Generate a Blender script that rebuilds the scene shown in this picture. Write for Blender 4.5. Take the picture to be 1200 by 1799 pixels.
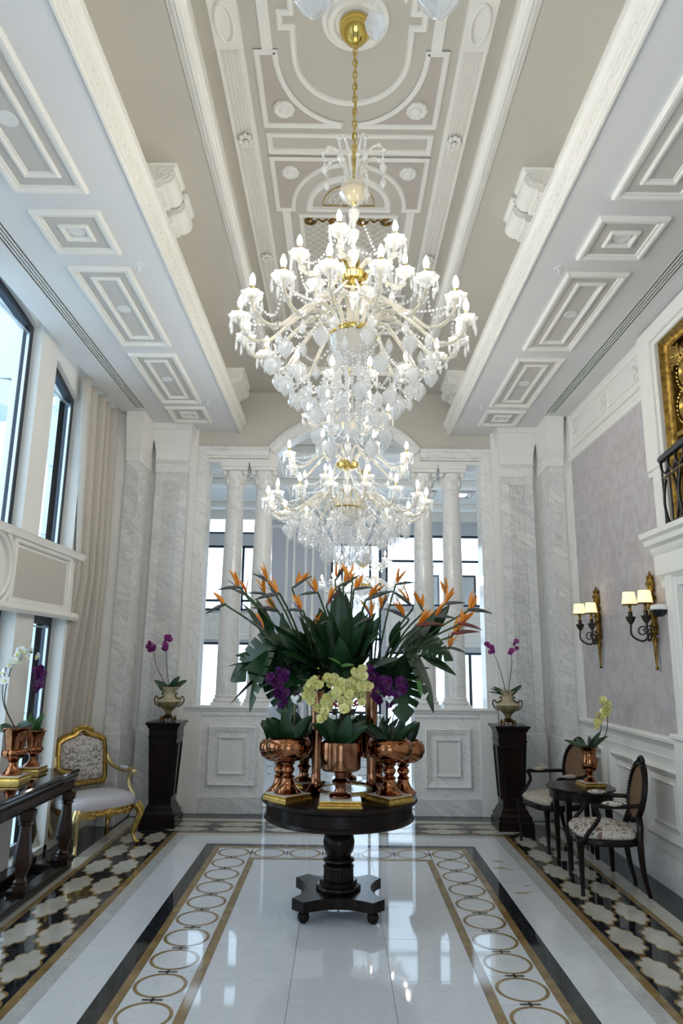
import bpy, math, random
from math import pi, sin, cos, radians, sqrt, atan2
from mathutils import Vector, Matrix
random.seed(7)
for o in list(bpy.data.objects):
    bpy.data.objects.remove(o, do_unlink=True)
S = bpy.context.scene
C = S.collection
# ------------------------------------------------------------------ camera
cam = bpy.data.cameras.new('camera')
cam.sensor_fit = 'VERTICAL'; cam.sensor_height = 36.0; cam.sensor_width = 24.0
cam.lens = 24.0; cam.clip_start = 0.05; cam.clip_end = 300
co = bpy.data.objects.new('camera', cam); C.objects.link(co)
PITCH, ROLL = radians(12.25), 0.012
fw = Vector((0, cos(PITCH), sin(PITCH))); up0 = Vector((0, -sin(PITCH), cos(PITCH))); rt0 = Vector((1, 0, 0))
rt = rt0*cos(ROLL)+up0*sin(ROLL); up = up0*cos(ROLL)-rt0*sin(ROLL)
Mx = Matrix((rt, up, -fw)).transposed().to_4x4(); Mx.translation = Vector((-0.03, 0, 1.75))
co.matrix_world = Mx
S.camera = co
# ------------------------------------------------------------------ world, exposure
W = bpy.data.worlds.new('overcast_sky'); S.world = W; W.use_nodes = True
bg = W.node_tree.nodes['Background']
bg.inputs[0].default_value = (0.66, 0.83, 1.0, 1); bg.inputs[1].default_value = 5.2
S.view_settings.view_transform = 'Standard'; S.view_settings.look = 'None'
S.view_settings.gamma = 1.0; S.view_settings.use_curve_mapping = False
S.view_settings.exposure = -0.72
BULB = 210.0
def portal(name, loc, rot, sx, sy):
    l = bpy.data.lights.new(name, 'AREA'); l.shape = 'RECTANGLE'; l.size = sx; l.size_y = sy
    l.cycles.is_portal = True
    o = bpy.data.objects.new(name, l); C.objects.link(o); o.location = loc; o.rotation_euler = rot
    return o
# daylight portals in the window openings (left facade, far room, added entrance behind the camera)
for y0, y1 in ((6.07, 6.76), (4.35, 5.73), (3.32, 4.01), (1.2, 1.9), (-0.6, 0.8)):
    for z0, z1 in ((0.1, 2.09), (2.8, 4.7)):
        portal('daylight_window', (-3.02, (y0+y1)/2, (z0+z1)/2), (0, -pi/2, 0), z1-z0, y1-y0)
portal('daylight_added_entrance', (0, -3.55, 1.5), (pi/2, 0, 0), 2.6, 3.0)
portal('daylight_far_right', (2.6, 15.2, 2.6), (-pi/2, 0, 0), 3.6, 3.8)
portal('daylight_far_left', (-2.7, 15.2, 2.6), (-pi/2, 0, 0), 3.2, 4.6)
# ------------------------------------------------------------------ mesh helpers
class MB:
    def __init__(s): s.v = []; s.f = []
    def add(s, vs, fs):
        n = len(s.v); s.v += [tuple(p) for p in vs]; s.f += [tuple(i+n for i in q) for q in fs]; return s
    def box(s, x0, x1, y0, y1, z0, z1):
        return s.add([(x0,y0,z0),(x1,y0,z0),(x1,y1,z0),(x0,y1,z0),(x0,y0,z1),(x1,y0,z1),(x1,y1,z1),(x0,y1,z1)],
                     [(0,3,2,1),(4,5,6,7),(0,1,5,4),(1,2,6,5),(2,3,7,6),(3,0,4,7)])
    def bev(s, x0, x1, y0, y1, z0, z1, b=0.01):
        # box with bevelled vertical edges and top/bottom edges
        def ring(i, z): return [(x0+i,y0+b,z),(x0+b,y0+i,z),(x1-b,y0+i,z),(x1-i,y0+b,z),(x1-i,y1-b,z),(x1-b,y1-i,z),(x0+b,y1-i,z),(x0+i,y1-b,z)]
        R = [ring(b*.7, z0), ring(0, z0+b), ring(0, z1-b), ring(b*.7, z1)]
        return s.rings(R)
    def rings(s, R, closed=True, caps=True):
        n = len(R[0]); vs = [p for r in R for p in r]; fs = []
        for i in range(len(R)-1):
            for j in range(n if closed else n-1):
                k = (j+1) % n
                fs.append((i*n+j, i*n+k, (i+1)*n+k, (i+1)*n+j))
        if caps: fs += [tuple(range(n-1, -1, -1)), tuple((len(R)-1)*n+j for j in range(n))]
        return s.add(vs, fs)
    def prism(s, poly, ax, a0, a1):
        n = len(poly)
        m = {'x': lambda p, a: (a, p[0], p[1]), 'y': lambda p, a: (p[0], a, p[1]), 'z': lambda p, a: (p[0], p[1], a)}[ax]
        vs = [m(p, a0) for p in poly]+[m(p, a1) for p in poly]
        fs = [tuple(range(n-1, -1, -1)), tuple(range(n, 2*n))]+[(i, (i+1) % n, n+(i+1) % n, n+i) for i in range(n)]
        return s.add(vs, fs)
    def frame(s, prof, pts, mp, closed=True):
        # sweep profile (inward offset, height) along a 2D polyline with mitred corners
        n = len(pts); R = []
        for i in range(n):
            p = pts[i]
            a = pts[i-1] if (closed or i > 0) else None
            b = pts[(i+1) % n] if (closed or i < n-1) else None
            def nrm(q, r):
                dx, dy = r[0]-q[0], r[1]-q[1]; l = sqrt(dx*dx+dy*dy) or 1; return (-dy/l, dx/l)
            if a is None: m = nrm(p, b); k = 1
            elif b is None: m = nrm(a, p); k = 1
            else:
                n1, n2 = nrm(a, p), nrm(p, b); mx, my = n1[0]+n2[0], n1[1]+n2[1]; l = sqrt(mx*mx+my*my) or 1
                m = (mx/l, my/l); k = 1/max(.35, m[0]*n1[0]+m[1]*n1[1])
            R.append([mp(p[0]+m[0]*o*k, p[1]+m[1]*o*k, h) for o, h in prof])
        if closed: R.append(R[0])
        return s.rings(R, closed=True, caps=not closed)
    def lathe(s, prof, n=24, c=(0,0,0), a0=0, fl=None):
        R = []
        for r, z in prof:
            R.append([(c[0]+(r*(1+(fl(t, z) if fl else 0)))*cos(t), c[1]+(r*(1+(fl(t, z) if fl else 0)))*sin(t), c[2]+z) for t in [a0+2*pi*j/n for j in range(n)]])
        return s.rings(R)
    def tube(s, path, rad, n=8, caps=True):
        P = [Vector(p) for p in path]; m = len(P)
        if not hasattr(rad, '__len__'): rad = [rad]*m
        R = []; prev = None
        for i in range(m):
            t = (P[min(i+1, m-1)]-P[max(i-1, 0)]).normalized()
            if prev is None:
                a = Vector((0,0,1)) if abs(t.z) < .9 else Vector((1,0,0)); u = t.cross(a).normalized()
            else:
                u = prev-t*prev.dot(t); u = u.normalized() if u.length > 1e-6 else t.orthogonal().normalized()
            prev = u; w = t.cross(u)
            R.append([tuple(P[i]+(u*cos(2*pi*j/n)+w*sin(2*pi*j/n))*rad[i]) for j in range(n)])
        return s.rings(R, caps=caps)
    def ball(s, c, r, nu=10, nv=6, sc=(1,1,1)):
        prof = [(r*sin(pi*(i/nv))+1e-5, -r*cos(pi*i/nv)) for i in range(nv+1)]
        R = [[(c[0]+q*cos(2*pi*j/nu)*sc[0], c[1]+q*sin(2*pi*j/nu)*sc[1], c[2]+z*sc[2]) for j in range(nu)] for q, z in prof]
        return s.rings(R)
    def grid(s, fn, nu, nv):
        vs = [fn(i/nu, j/nv) for j in range(nv+1) for i in range(nu+1)]
        return s.add(vs, [(j*(nu+1)+i, j*(nu+1)+i+1, (j+1)*(nu+1)+i+1, (j+1)*(nu+1)+i) for j in range(nv) for i in range(nu)])
    def xf(s, m):
        s.v = [tuple(m @ Vector(p)) for p in s.v]; return s
    def mesh(s, name, mat, ang=35):
        me = bpy.data.meshes.new(name); me.from_pydata(s.v, [], s.f)
        if isinstance(mat, (list, tuple)):
            for q in mat: me.materials.append(q)
        elif mat: me.materials.append(mat)
        if ang:
            me.polygons.foreach_set('use_smooth', [True]*len(me.polygons))
            me.update(); me.set_sharp_from_angle(angle=radians(ang))
        me.update()
        return me
    def build(s, name, mat, parent=None, ang=35, loc=None, rz=0):
        return obj(name, s.mesh(name, mat, ang), parent, loc, (0, 0, rz))
def obj(name, me, parent=None, loc=None, rot=None, scale=None):
    o = bpy.data.objects.new(name, me); C.objects.link(o)
    if parent: o.parent = parent
    if loc is not None: o.location = loc
    if rot is not None: o.rotation_euler = rot
    if scale is not None: o.scale = scale if hasattr(scale, '__len__') else (scale,)*3
    return o
def tag(o, label=None, cat=None, group=None, kind=None):
    if label: o['label'] = label
    if cat: o['category'] = cat
    if group: o['group'] = group
    if kind: o['kind'] = kind
    return o
def thing(name, label, cat, loc=(0,0,0), rz=0, group=None):
    return tag(obj(name, None, None, loc, (0,0,rz)), label, cat, group)
def copy_tree(o, parent=None):
    c = o.copy(); C.objects.link(c); c.parent = parent
    for ch in o.children: copy_tree(ch, c)
    return c
def struct(o): o['kind'] = 'structure'; return o
def solid(o, t, off=0):
    m = o.modifiers.new('thickness', 'SOLIDIFY'); m.thickness = t; m.offset = off; return o
def arc(cx, cy, r, a0, a1, n):
    return [(cx+r*cos(radians(a0+(a1-a0)*i/n)), cy+r*sin(radians(a0+(a1-a0)*i/n))) for i in range(n+1)]
def rect(u0, u1, v0, v1): return [(u0,v0),(u1,v0),(u1,v1),(u0,v1)]
def bez(pts, n=8):
    # Catmull-Rom through points
    P = [Vector(p) for p in pts]; P = [P[0]*2-P[1]]+P+[P[-1]*2-P[-2]]; out = []
    for i in range(1, len(P)-2):
        for k in range(n):
            t = k/n; a, b, c, d = P[i-1:i+3]
            out.append(tuple(.5*((2*b)+(c-a)*t+(2*a-5*b+4*c-d)*t*t+(3*b-a-3*c+d)*t**3)))
    out.append(tuple(P[-2])); return out
# ------------------------------------------------------------------ materials
def newmat(name):
    m = bpy.data.materials.new(name); m.use_nodes = True
    return m, m.node_tree, m.node_tree.nodes['Principled BSDF']
def pm(name, col, rough=.5, metal=0, **kw):
    m, t, b = newmat(name)
    b.inputs['Base Color'].default_value = (*col, 1); b.inputs['Roughness'].default_value = rough; b.inputs['Metallic'].default_value = metal
    for k, v in kw.items(): b.inputs[k.replace('_', ' ')].default_value = v
    return m
def nd(t, ty, **kw):
    n = t.nodes.new(ty)
    for k, v in kw.items():
        if k.startswith('i_'):
            key = k[2:].replace('_', ' '); n.inputs[int(key) if key.isdigit() else key].default_value = v
        else: setattr(n, k, v)
    return n
def ramp(t, stops, interp='LINEAR'):
    r = t.nodes.new('ShaderNodeValToRGB'); r.color_ramp.interpolation = interp
    e = r.color_ramp.elements
    while len(e) < len(stops): e.new(.5)
    for i, (p, c) in enumerate(stops): e[i].position = p; e[i].color = (*c, 1) if len(c) == 3 else c
    return r
def coords(t, scale=(1,1,1), rot=(0,0,0), kind='pos', shift=False):
    if kind == 'pos': src = nd(t, 'ShaderNodeNewGeometry').outputs['Position']
    else: src = nd(t, 'ShaderNodeTexCoord').outputs['Object' if kind == 'obj' else 'Generated']
    m0 = nd(t, 'ShaderNodeMapping'); m0.inputs['Rotation'].default_value = rot; t.links.new(src, m0.inputs['Vector'])
    mp = nd(t, 'ShaderNodeMapping'); mp.inputs['Scale'].default_value = scale
    t.links.new(m0.outputs[0], mp.inputs['Vector'])
    if shift:
        oi = nd(t, 'ShaderNodeObjectInfo'); mu = nd(t, 'ShaderNodeMath', operation='MULTIPLY', i_1=37.0); t.links.new(oi.outputs['Random'], mu.inputs[0])
        ad = nd(t, 'ShaderNodeVectorMath', operation='ADD'); t.links.new(mp.outputs[0], ad.inputs[0]); t.links.new(mu.outputs[0], ad.inputs[1]); return ad.outputs[0]
    return mp.outputs[0]
def bump(t, b, height, dist=.002, strength=.5):
    n = nd(t, 'ShaderNodeBump', i_Strength=strength, i_Distance=dist); t.links.new(height, n.inputs['Height']); t.links.new(n.outputs[0], b.inputs['Normal'])
def marble(name, base, vein, dark, scale=1.0, rot=(0,0,0), rough=.12, amount=.5, stretch=(1,1,1), shift=False, gold=None):
    m, t, b = newmat(name)
    v = coords(t, tuple(scale*q for q in stretch), rot, shift=shift)
    n1 = nd(t, 'ShaderNodeTexNoise', i_Scale=1.1, i_Detail=7.0, i_Roughness=.6, i_Distortion=1.2); t.links.new(v, n1.inputs['Vector'])
    n2 = nd(t, 'ShaderNodeTexNoise', i_Scale=2.7, i_Detail=9.0, i_Roughness=.65, i_Distortion=2.2); t.links.new(v, n2.inputs['Vector'])
    def veins(n, w):
        s1 = nd(t, 'ShaderNodeMath', operation='SUBTRACT', i_1=.5); t.links.new(n.outputs[0], s1.inputs[0])
        a = nd(t, 'ShaderNodeMath', operation='ABSOLUTE'); t.links.new(s1.outputs[0], a.inputs[0])
        r = ramp(t, [(0, (1,1,1)), (w*.25, (.45,.45,.45)), (w, (0,0,0))]); t.links.new(a.outputs[0], r.inputs[0]); return r
    v1, v2 = veins(n1, .09*amount*2), veins(n2, .05*amount*2)
    cl = ramp(t, [(.35, base), (.75, vein)]); t.links.new(n2.outputs[0], cl.inputs[0])
    x1 = nd(t, 'ShaderNodeMix', data_type='RGBA'); t.links.new(v1.outputs[0], x1.inputs[0]); t.links.new(cl.outputs[0], x1.inputs[6]); x1.inputs[7].default_value = (*vein, 1)
    k = nd(t, 'ShaderNodeMath', operation='MULTIPLY', i_1=.6); t.links.new(v2.outputs[0], k.inputs[0])
    x2 = nd(t, 'ShaderNodeMix', data_type='RGBA'); t.links.new(k.outputs[0], x2.inputs[0]); t.links.new(x1.outputs[2], x2.inputs[6]); x2.inputs[7].default_value = (*dark, 1)
    t.links.new(x2.outputs[2], b.inputs['Base Color']); b.inputs['Roughness'].default_value = rough
    return m
def noisy(name, c1, c2, scale=20, rough=.5, metal=0, bumpd=0, detail=4, stretch=(1,1,1), kind='pos', **kw):
    m, t, b = newmat(name)
    v = coords(t, stretch, kind=kind)
    n = nd(t, 'ShaderNodeTexNoise', i_Scale=float(scale), i_Detail=float(detail)); t.links.new(v, n.inputs['Vector'])
    r = ramp(t, [(.3, c1), (.7, c2)]); t.links.new(n.outputs[0], r.inputs[0]); t.links.new(r.outputs[0], b.inputs['Base Color'])
    b.inputs['Roughness'].default_value = rough; b.inputs['Metallic'].default_value = metal
    if bumpd: bump(t, b, n.outputs[0], bumpd, .6)
    for k, q in kw.items(): b.inputs[k.replace('_', ' ')].default_value = q
    return m
def damask(name, c1, c2, sc=7.0, thr=.5, kind='obj', ax=0, rough=.7, soft=.03, per=.12):
    # mirrored noise motif, the way a woven damask repeats
    m, t, b = newmat(name)
    v = coords(t, (1,1,1), kind=kind)
    sp = nd(t, 'ShaderNodeSeparateXYZ'); t.links.new(v, sp.inputs[0])
    outs = []
    for i in range(3):
        if i == ax:
            p = nd(t, 'ShaderNodeMath', operation='PINGPONG', i_1=per); t.links.new(sp.outputs[i], p.inputs[0]); outs.append(p.outputs[0])
        else: outs.append(sp.outputs[i])
    cb = nd(t, 'ShaderNodeCombineXYZ')
    for i in range(3): t.links.new(outs[i], cb.inputs[i])
    n = nd(t, 'ShaderNodeTexNoise', i_Scale=sc*3, i_Detail=3.0, i_Distortion=2.5); t.links.new(cb.outputs[0], n.inputs['Vector'])
    r = ramp(t, [(thr-soft, c1), (thr+soft, c2)]); t.links.new(n.outputs[0], r.inputs[0]); t.links.new(r.outputs[0], b.inputs['Base Color'])
    b.inputs['Roughness'].default_value = rough
    return m
M = {}
M['white'] = noisy('white_paint', (.84,.82,.77), (.86,.845,.80), 3, .55)
M['moulding'] = noisy('moulding_paint', (.86,.84,.78), (.88,.86,.81), 5, .5)
M['soffit'] = noisy('soffit_paint', (.76,.76,.76), (.78,.78,.775), 2, .6)
M['tan'] = noisy('greige_paint', (.56,.53,.465), (.58,.55,.485), 2, .65)
M['taupe'] = noisy('taupe_paint', (.50,.45,.40), (.52,.47,.42), 2, .65)
M['recess'] = noisy('panel_grey_paint', (.60,.58,.545), (.62,.60,.56), 2, .65)
M['marble'] = marble('calacatta_marble', (.87,.86,.83), (.82,.81,.79), (.52,.52,.52), 1.0, (.1,-.6,.15), .14, .25, (.35,.8,1.3))
M['marble_v'] = marble('veined_marble', (.84,.83,.80), (.70,.70,.69), (.42,.425,.43), 1.3, (.1,-.55,.15), .14, .5, (.35,.8,1.4))
M['marble_p'] = marble('plain_marble', (.86,.845,.81), (.85,.835,.80), (.80,.79,.77), .6, (.1,-.6,.2), .16, .12)
M['floor_white'] = marble('white_floor_marble', (.74,.76,.79), (.70,.725,.76), (.60,.62,.65), 1.3, (0,0,.5), .045, .3, shift=True)
M['floor_grey'] = marble('grey_border_marble', (.62,.62,.60), (.50,.51,.50), (.36,.37,.37), 2.5, (0,0,.6), .05, .6, shift=True)
M['floor_black'] = marble('black_marble', (.012,.013,.017), (.016,.018,.022), (.16,.17,.19), 2.2, (0,0,.4), .05, .14, shift=True)
M['floor_gold'] = noisy('gold_vein_marble', (.20,.125,.045), (.34,.23,.10), 9, .07, 0, 0, 6)
M['floor_cream'] = noisy('cream_marble', (.47,.45,.39), (.60,.575,.51), 6, .07, 0, 0, 6)
M['floor_grout'] = pm('grout', (.30,.30,.30), .4)
M['wood'] = noisy('dark_stained_wood', (.007,.005,.004), (.016,.009,.007), 14, .22, 0, 0, 5, (1,1,.15), Specular_IOR_Level=.18)
M['polish'] = pm('mirror_polished_dark_top', (.008,.006,.005), .04, Specular_IOR_Level=.6)
M['wood_red'] = noisy('mahogany', (.022,.010,.006), (.042,.02,.011), 12, .25, 0, 0, 5, (1,1,.15), Specular_IOR_Level=.4)
M['gold'] = noisy('gold_leaf', (.42,.26,.06), (.66,.45,.14), 30, .30, 1.0, .001, 3)
M['palegold'] = noisy('pale_gilding', (.52,.40,.17), (.72,.60,.32), 30, .32, .9, .001, 3)
M['brass'] = pm('polished_brass', (.75,.56,.16), .16, 1.0)
M['oldgold'] = noisy('antique_gold', (.10,.055,.014), (.38,.23,.05), 26, .38, 1.0, .002, 4)
M['copper'] = noisy('copper_mercury_glass', (.22,.08,.036), (.46,.20,.095), 16, .07, 1.0, 0, 4)
M['copper_dk'] = noisy('bronze_copper', (.14,.06,.032), (.36,.165,.085), 12, .09, 1.0, 0, 4)
M['iron'] = pm('black_iron', (.015,.015,.018), .35, .6)
M['iron_br'] = noisy('dark_bronze', (.035,.028,.022), (.07,.055,.04), 30, .45, .7)
M['frame'] = pm('blue_black_window_frame', (.02,.03,.045), .25, .3)
M['linen'] = noisy('oatmeal_curtain_linen', (.50,.455,.395), (.58,.535,.47), 60, .85, 0, .001, 3)
M['leaf'] = noisy('deep_green_leaf', (.008,.03,.01), (.02,.065,.02), 7, .32, 0, 0, 3, kind='obj')
M['leaf_l'] = noisy('fresh_green_leaf', (.03,.10,.02), (.07,.19,.04), 9, .38, 0, 0, 3, kind='obj')
M['stem'] = noisy('green_stem', (.035,.07,.025), (.06,.11,.04), 15, .45)
M['stem_dk'] = pm('dark_orchid_stem', (.018,.022,.012), .5)
M['spathe'] = noisy('grey_green_spathe', (.03,.07,.05), (.14,.10,.10), 9, .4, 0, 0, 3, kind='obj')
M['orange'] = noisy('orange_petal', (.75,.22,.015), (.90,.36,.03), 18, .45, 0, 0, 3, Subsurface_Weight=.0)
M['violetblue'] = pm('blue_violet_petal', (.05,.04,.22), .45)
M['magenta'] = noisy('purple_orchid_petal', (.06,.006,.10), (.16,.015,.17), 25, .45, 0, 0, 3)
M['yellow'] = noisy('lime_yellow_orchid_petal', (.72,.70,.20), (.88,.85,.42), 22, .5, 0, 0, 3)
M['whitepetal'] = pm('white_orchid_petal', (.88,.88,.86), .5)
M['fabric'] = noisy('pale_lilac_upholstery', (.52,.50,.54), (.60,.58,.61), 60, .6, 0, .0006, 3)
M['damask_s'] = damask('grey_damask', (.62,.59,.57), (.27,.24,.21), 6.0, .52, per=.13)
M['damask_b'] = damask('brown_damask', (.62,.58,.52), (.20,.135,.095), 5.0, .53, per=.11)
M['damask_g'] = damask('gold_silver_damask', (.52,.47,.40), (.38,.32,.25), 8.0, .52, per=.10)
M['wallpaper'] = damask('mauve_damask_wallpaper', (.475,.44,.445), (.55,.52,.525), 1.3, .5, 'pos', 1, .75, .11, .62)
M['cane'] = noisy('woven_cane', (.16,.085,.045), (.28,.16,.09), 40, .5)
M['vase_cream'] = noisy('crackled_cream_porcelain', (.42,.35,.20), (.62,.55,.38), 10, .2, 0, 0, 6)
M['vase_olive'] = noisy('olive_gilt_porcelain', (.16,.12,.05), (.36,.30,.16), 14, .22, .2, 0, 6)
M['antique'] = noisy('antique_bronze', (.07,.04,.018), (.22,.125,.05), 24, .3, 1.0, .001, 4)
M['whitegloss'] = pm('white_gloss', (.82,.82,.80), .12)
M['shade'] = pm('lamp_shade_fabric', (.85,.78,.62), .8)
M['blackgloss'] = pm('black_dome_plastic', (.006,.006,.008), .08)
M['plastic'] = pm('white_plastic', (.8,.8,.78), .4)
M['dark'] = pm('slot_darkness', (.006,.006,.006), .8)
M['redthing'] = pm('red_lacquer', (.35,.02,.02), .4)
M['stone'] = noisy('pale_facade_stone', (.52,.60,.63), (.60,.67,.69), 3, .7)
M['bluewall'] = noisy('blue_grey_paint', (.52,.535,.57), (.55,.565,.60), 2, .7)
def emit(name, col, st):
    m, t, b = newmat(name); b.inputs['Base Color'].default_value = (*col, 1); b.inputs['Emission Color'].default_value = (*col, 1); b.inputs['Emission Strength'].default_value = st; return m
M['bulb'] = emit('lit_candle_bulb', (1.0,.95,.86), BULB)
M['downlight'] = emit('downlight_lens', (1.0,.93,.80), .6)
M['panel_light'] = emit('ceiling_panel_light', (.95,.97,1.0), 6.0)
def shade_mat():
    m, t, b = newmat('glowing_shade'); b.inputs['Base Color'].default_value = (.85,.76,.55,1); b.inputs['Roughness'].default_value = .8
    b.inputs['Emission Color'].default_value = (1.0,.80,.42,1); b.inputs['Emission Strength'].default_value = 1.6
    return m
M['shade_lit'] = shade_mat()
def crystal(name, tint=(1,1,1), trans=.45, rough=.06):
    m, t, b = newmat(name); t.nodes.remove(b)
    out = t.nodes['Material Output']
    tr = nd(t, 'ShaderNodeBsdfTransparent'); gl = nd(t, 'ShaderNodeBsdfGlossy', i_Roughness=rough); df = nd(t, 'ShaderNodeBsdfTranslucent'); d2 = nd(t, 'ShaderNodeBsdfDiffuse')
    tr.inputs[0].default_value = (*tint, 1); df.inputs[0].default_value = (.95,.95,.95,1); d2.inputs[0].default_value = (.9,.9,.9,1); gl.inputs[0].default_value = (1,1,1,1)
    a = nd(t, 'ShaderNodeMixShader', i_0=.5); t.links.new(df.outputs[0], a.inputs[1]); t.links.new(d2.outputs[0], a.inputs[2])
    lw = nd(t, 'ShaderNodeLayerWeight', i_Blend=.45)
    c = nd(t, 'ShaderNodeMixShader'); t.links.new(lw.outputs['Facing'], c.inputs[0]); t.links.new(a.outputs[0], c.inputs[1]); t.links.new(gl.outputs[0], c.inputs[2])
    d = nd(t, 'ShaderNodeMixShader', i_0=1-trans); t.links.new(tr.outputs[0], d.inputs[1]); t.links.new(c.outputs[0], d.inputs[2])
    t.links.new(d.outputs[0], out.inputs[0]); return m
M['crystal'] = crystal('cut_crystal', trans=.5)
M['glassarm'] = crystal('clear_glass_arm', (1,.99,.93), trans=.35)
def pane():
    m, t, b = newmat('window_glass'); t.nodes.remove(b); out = t.nodes['Material Output']
    tr = nd(t, 'ShaderNodeBsdfTransparent'); tr.inputs[0].default_value = (.93,.97,1,1); gl = nd(t, 'ShaderNodeBsdfGlossy', i_Roughness=.02)
    x = nd(t, 'ShaderNodeMixShader', i_0=.06); t.links.new(tr.outputs[0], x.inputs[1]); t.links.new(gl.outputs[0], x.inputs[2]); t.links.new(x.outputs[0], out.inputs[0]); return m
M['pane'] = pane()
# ================================================================== FLOOR
floor = struct(MB().box(-3.05, 2.9, -3.6, 8.9, -.12, -.012).build('floor', M['floor_grout']))
def slab(name, x0, x1, y0, y1, mat, g=.0012, z=0.0, b=.0008):
    # one floor piece with a tiny arris so that each joint reads
    x0 += g; x1 -= g; y0 += g; y1 -= g
    R = [[(x0,y0,-.012),(x1,y0,-.012),(x1,y1,-.012),(x0,y1,-.012)], [(x0,y0,z-b),(x1,y0,z-b),(x1,y1,z-b),(x0,y1,z-b)], [(x0+b,y0+b,z),(x1-b,y0+b,z),(x1-b,y1-b,z),(x0+b,y1-b,z)]]
    return MB().rings(R).build(name, M[mat], floor, ang=0)
YF = 2.1                       # pieces are laid singly from here to the back wall
def mitre(name, x0, x1, yb0, yb1, mat):
    # U-shaped border band: two side runs and a back run with mitred corners
    for s in (-1, 1):
        p = [(s*x0, -3.5), (s*x1, -3.5), (s*x1, yb1), (s*x0, yb0)]
        if s < 0: p = p[::-1]
        MB().prism(p, 'z', -.012, 0).build(name, M[mat], floor, ang=0)
    MB().prism([(-x0, yb0), (x0, yb0), (x1, yb1), (-x1, yb1)], 'z', -.012, 0).build(name, M[mat], floor, ang=0)
ys = [YF]+[6.63-.585*k for k in range(7, -1, -1)]
for i in range(len(ys)-1):
    for x0, x1 in ((-.775,-.28), (-.28,.28), (.28,.775)): slab('floor_tile', x0, x1, ys[i], ys[i+1], 'floor_white')
slab('floor_tile', -.775, .775, -3.5, YF, 'floor_white')
mitre('gold_strip', .775, .83, 6.63, 6.69, 'floor_gold')
mitre('gold_strip', 1.145, 1.197, 7.0, 7.063, 'floor_gold')
mitre('black_strip', 1.197, 1.295, 7.063, 7.15, 'floor_black')
mitre('grey_strip', 1.577, 1.675, 7.465, 7.55, 'floor_grey')
mitre('gold_strip', 1.675, 1.73, 7.55, 7.60, 'floor_gold')
mitre('gold_strip', 2.2, 2.245, 8.06, 8.10, 'floor_gold')
mitre('cream_strip', 2.245, 2.37, 8.10, 8.21, 'floor_cream')
mitre('black_border', 2.37, 3.0, 8.21, 8.75, 'floor_black')
# circle strip tiles, rings and crosses
ringm = MB()
R = []
for r, z in ((.126,.0006),(.126,.0012),(.146,.0012),(.146,.0006)): R.append([(r*cos(2*pi*j/40), r*sin(2*pi*j/40), z) for j in range(40)])
ringm = MB().rings(R+[R[0]], caps=False).mesh('inlay_ring', M['floor_gold'], 0)
crossm = MB()
for a, b in ((.055,.008), (.008,.026)): crossm.box(-a, a, -b, b, .0006, .0014)
crossm = crossm.mesh('inlay_cross', M['floor_black'], 0)
k = 0
y = 7.0
while y > YF+.1:
    y1 = 7.0 if y == 7.0 else y
    y0 = 6.685 if y == 7.0 else y-.331
    for s in (-1, 1):
        a, b = sorted((s*.83, s*1.145))
        slab('ring_tile', a, b, y0, y1, 'floor_white')
        obj('inlay_ring', ringm, floor, (s*.99, (6.85 if y == 7.0 else (y0+y1)/2), 0))
        obj('inlay_cross', crossm, floor, (s*.99, y0, 0))
    y = y0
for s in (-1, 1): slab('ring_tile', *sorted((s*.83, s*1.145)), -3.5, y, 'floor_white')
for i in range(-2, 3):
    slab('ring_tile', max(-.83, i*.33-.165), min(.83, i*.33+.165), 6.69, 7.0, 'floor_white')
    obj('inlay_ring', ringm, floor, (i*.33, 6.845, 0))
for i in range(-3, 3): obj('inlay_cross', crossm, floor, (i*.33+.165, 6.845, 0), (0,0,pi/2))
# plain white band
for s in (-1, 1):
    yy = [-3.5, 1.58, 2.4, 3.22, 4.04, 4.86, 5.68, 6.50, 7.15]
    for i in range(len(yy)-1): slab('floor_tile', *sorted((s*1.295, s*1.577)), yy[i], yy[i+1], 'floor_white')
for i in range(-2, 2): slab('floor_tile', i*.79 if i > -2 else -1.577, (i+1)*.79 if i < 1 else 1.577, 7.15, 7.465, 'floor_white')
# quatrefoil border
for s in (-1, 1): slab('black_strip', *sorted((s*1.73, s*2.2)), -3.5, 7.6, 'floor_black')
slab('black_strip', -2.2, 2.2, 7.6, 8.06, 'floor_black')
Q = [(0,.226),(.018,.221),(.030,.205),(.033,.182),(.038,.166),(.060,.160),(.080,.142),(.088,.116),(.082,.092),(.076,.074),(.088,.056),(.100,.034),(.104,.014)]
Q = [(a, b) for a, b in Q]
qout = Q+[(.104,0)]+[(a,-b) for a, b in Q[::-1]]
qout = qout+[(-a, b) for a, b in qout[::-1][1:-1]]
def flat(poly, z0, z1, sc=1.0): return MB().prism([(a*sc, b*sc) for a, b in poly[::-1]], 'z', z0, z1)
qm = flat(qout, .0008, .0018, .94).mesh('quatrefoil_tile', M['floor_cream'], 0)
qg = flat(qout, .0003, .0011, 1.06).mesh('quatrefoil_outline', M['floor_gold'], 0)
for s in (-1, 1):
    for xr in (1.85, 2.08):
        y = 7.34
        while y > 1.2:
            obj('quatrefoil_tile', qm, floor, (s*xr, y, 0)); obj('quatrefoil_outline', qg, floor, (s*xr, y, 0)); y -= .486
for i in range(-3, 4):
    for yr in (7.72, 7.94):
        for nm, me in (('quatrefoil_tile', qm), ('quatrefoil_outline', qg)): obj(nm, me, floor, (i*.545, yr, 0), (0,0,pi/2), (.96, 1.14, 1))
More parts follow.
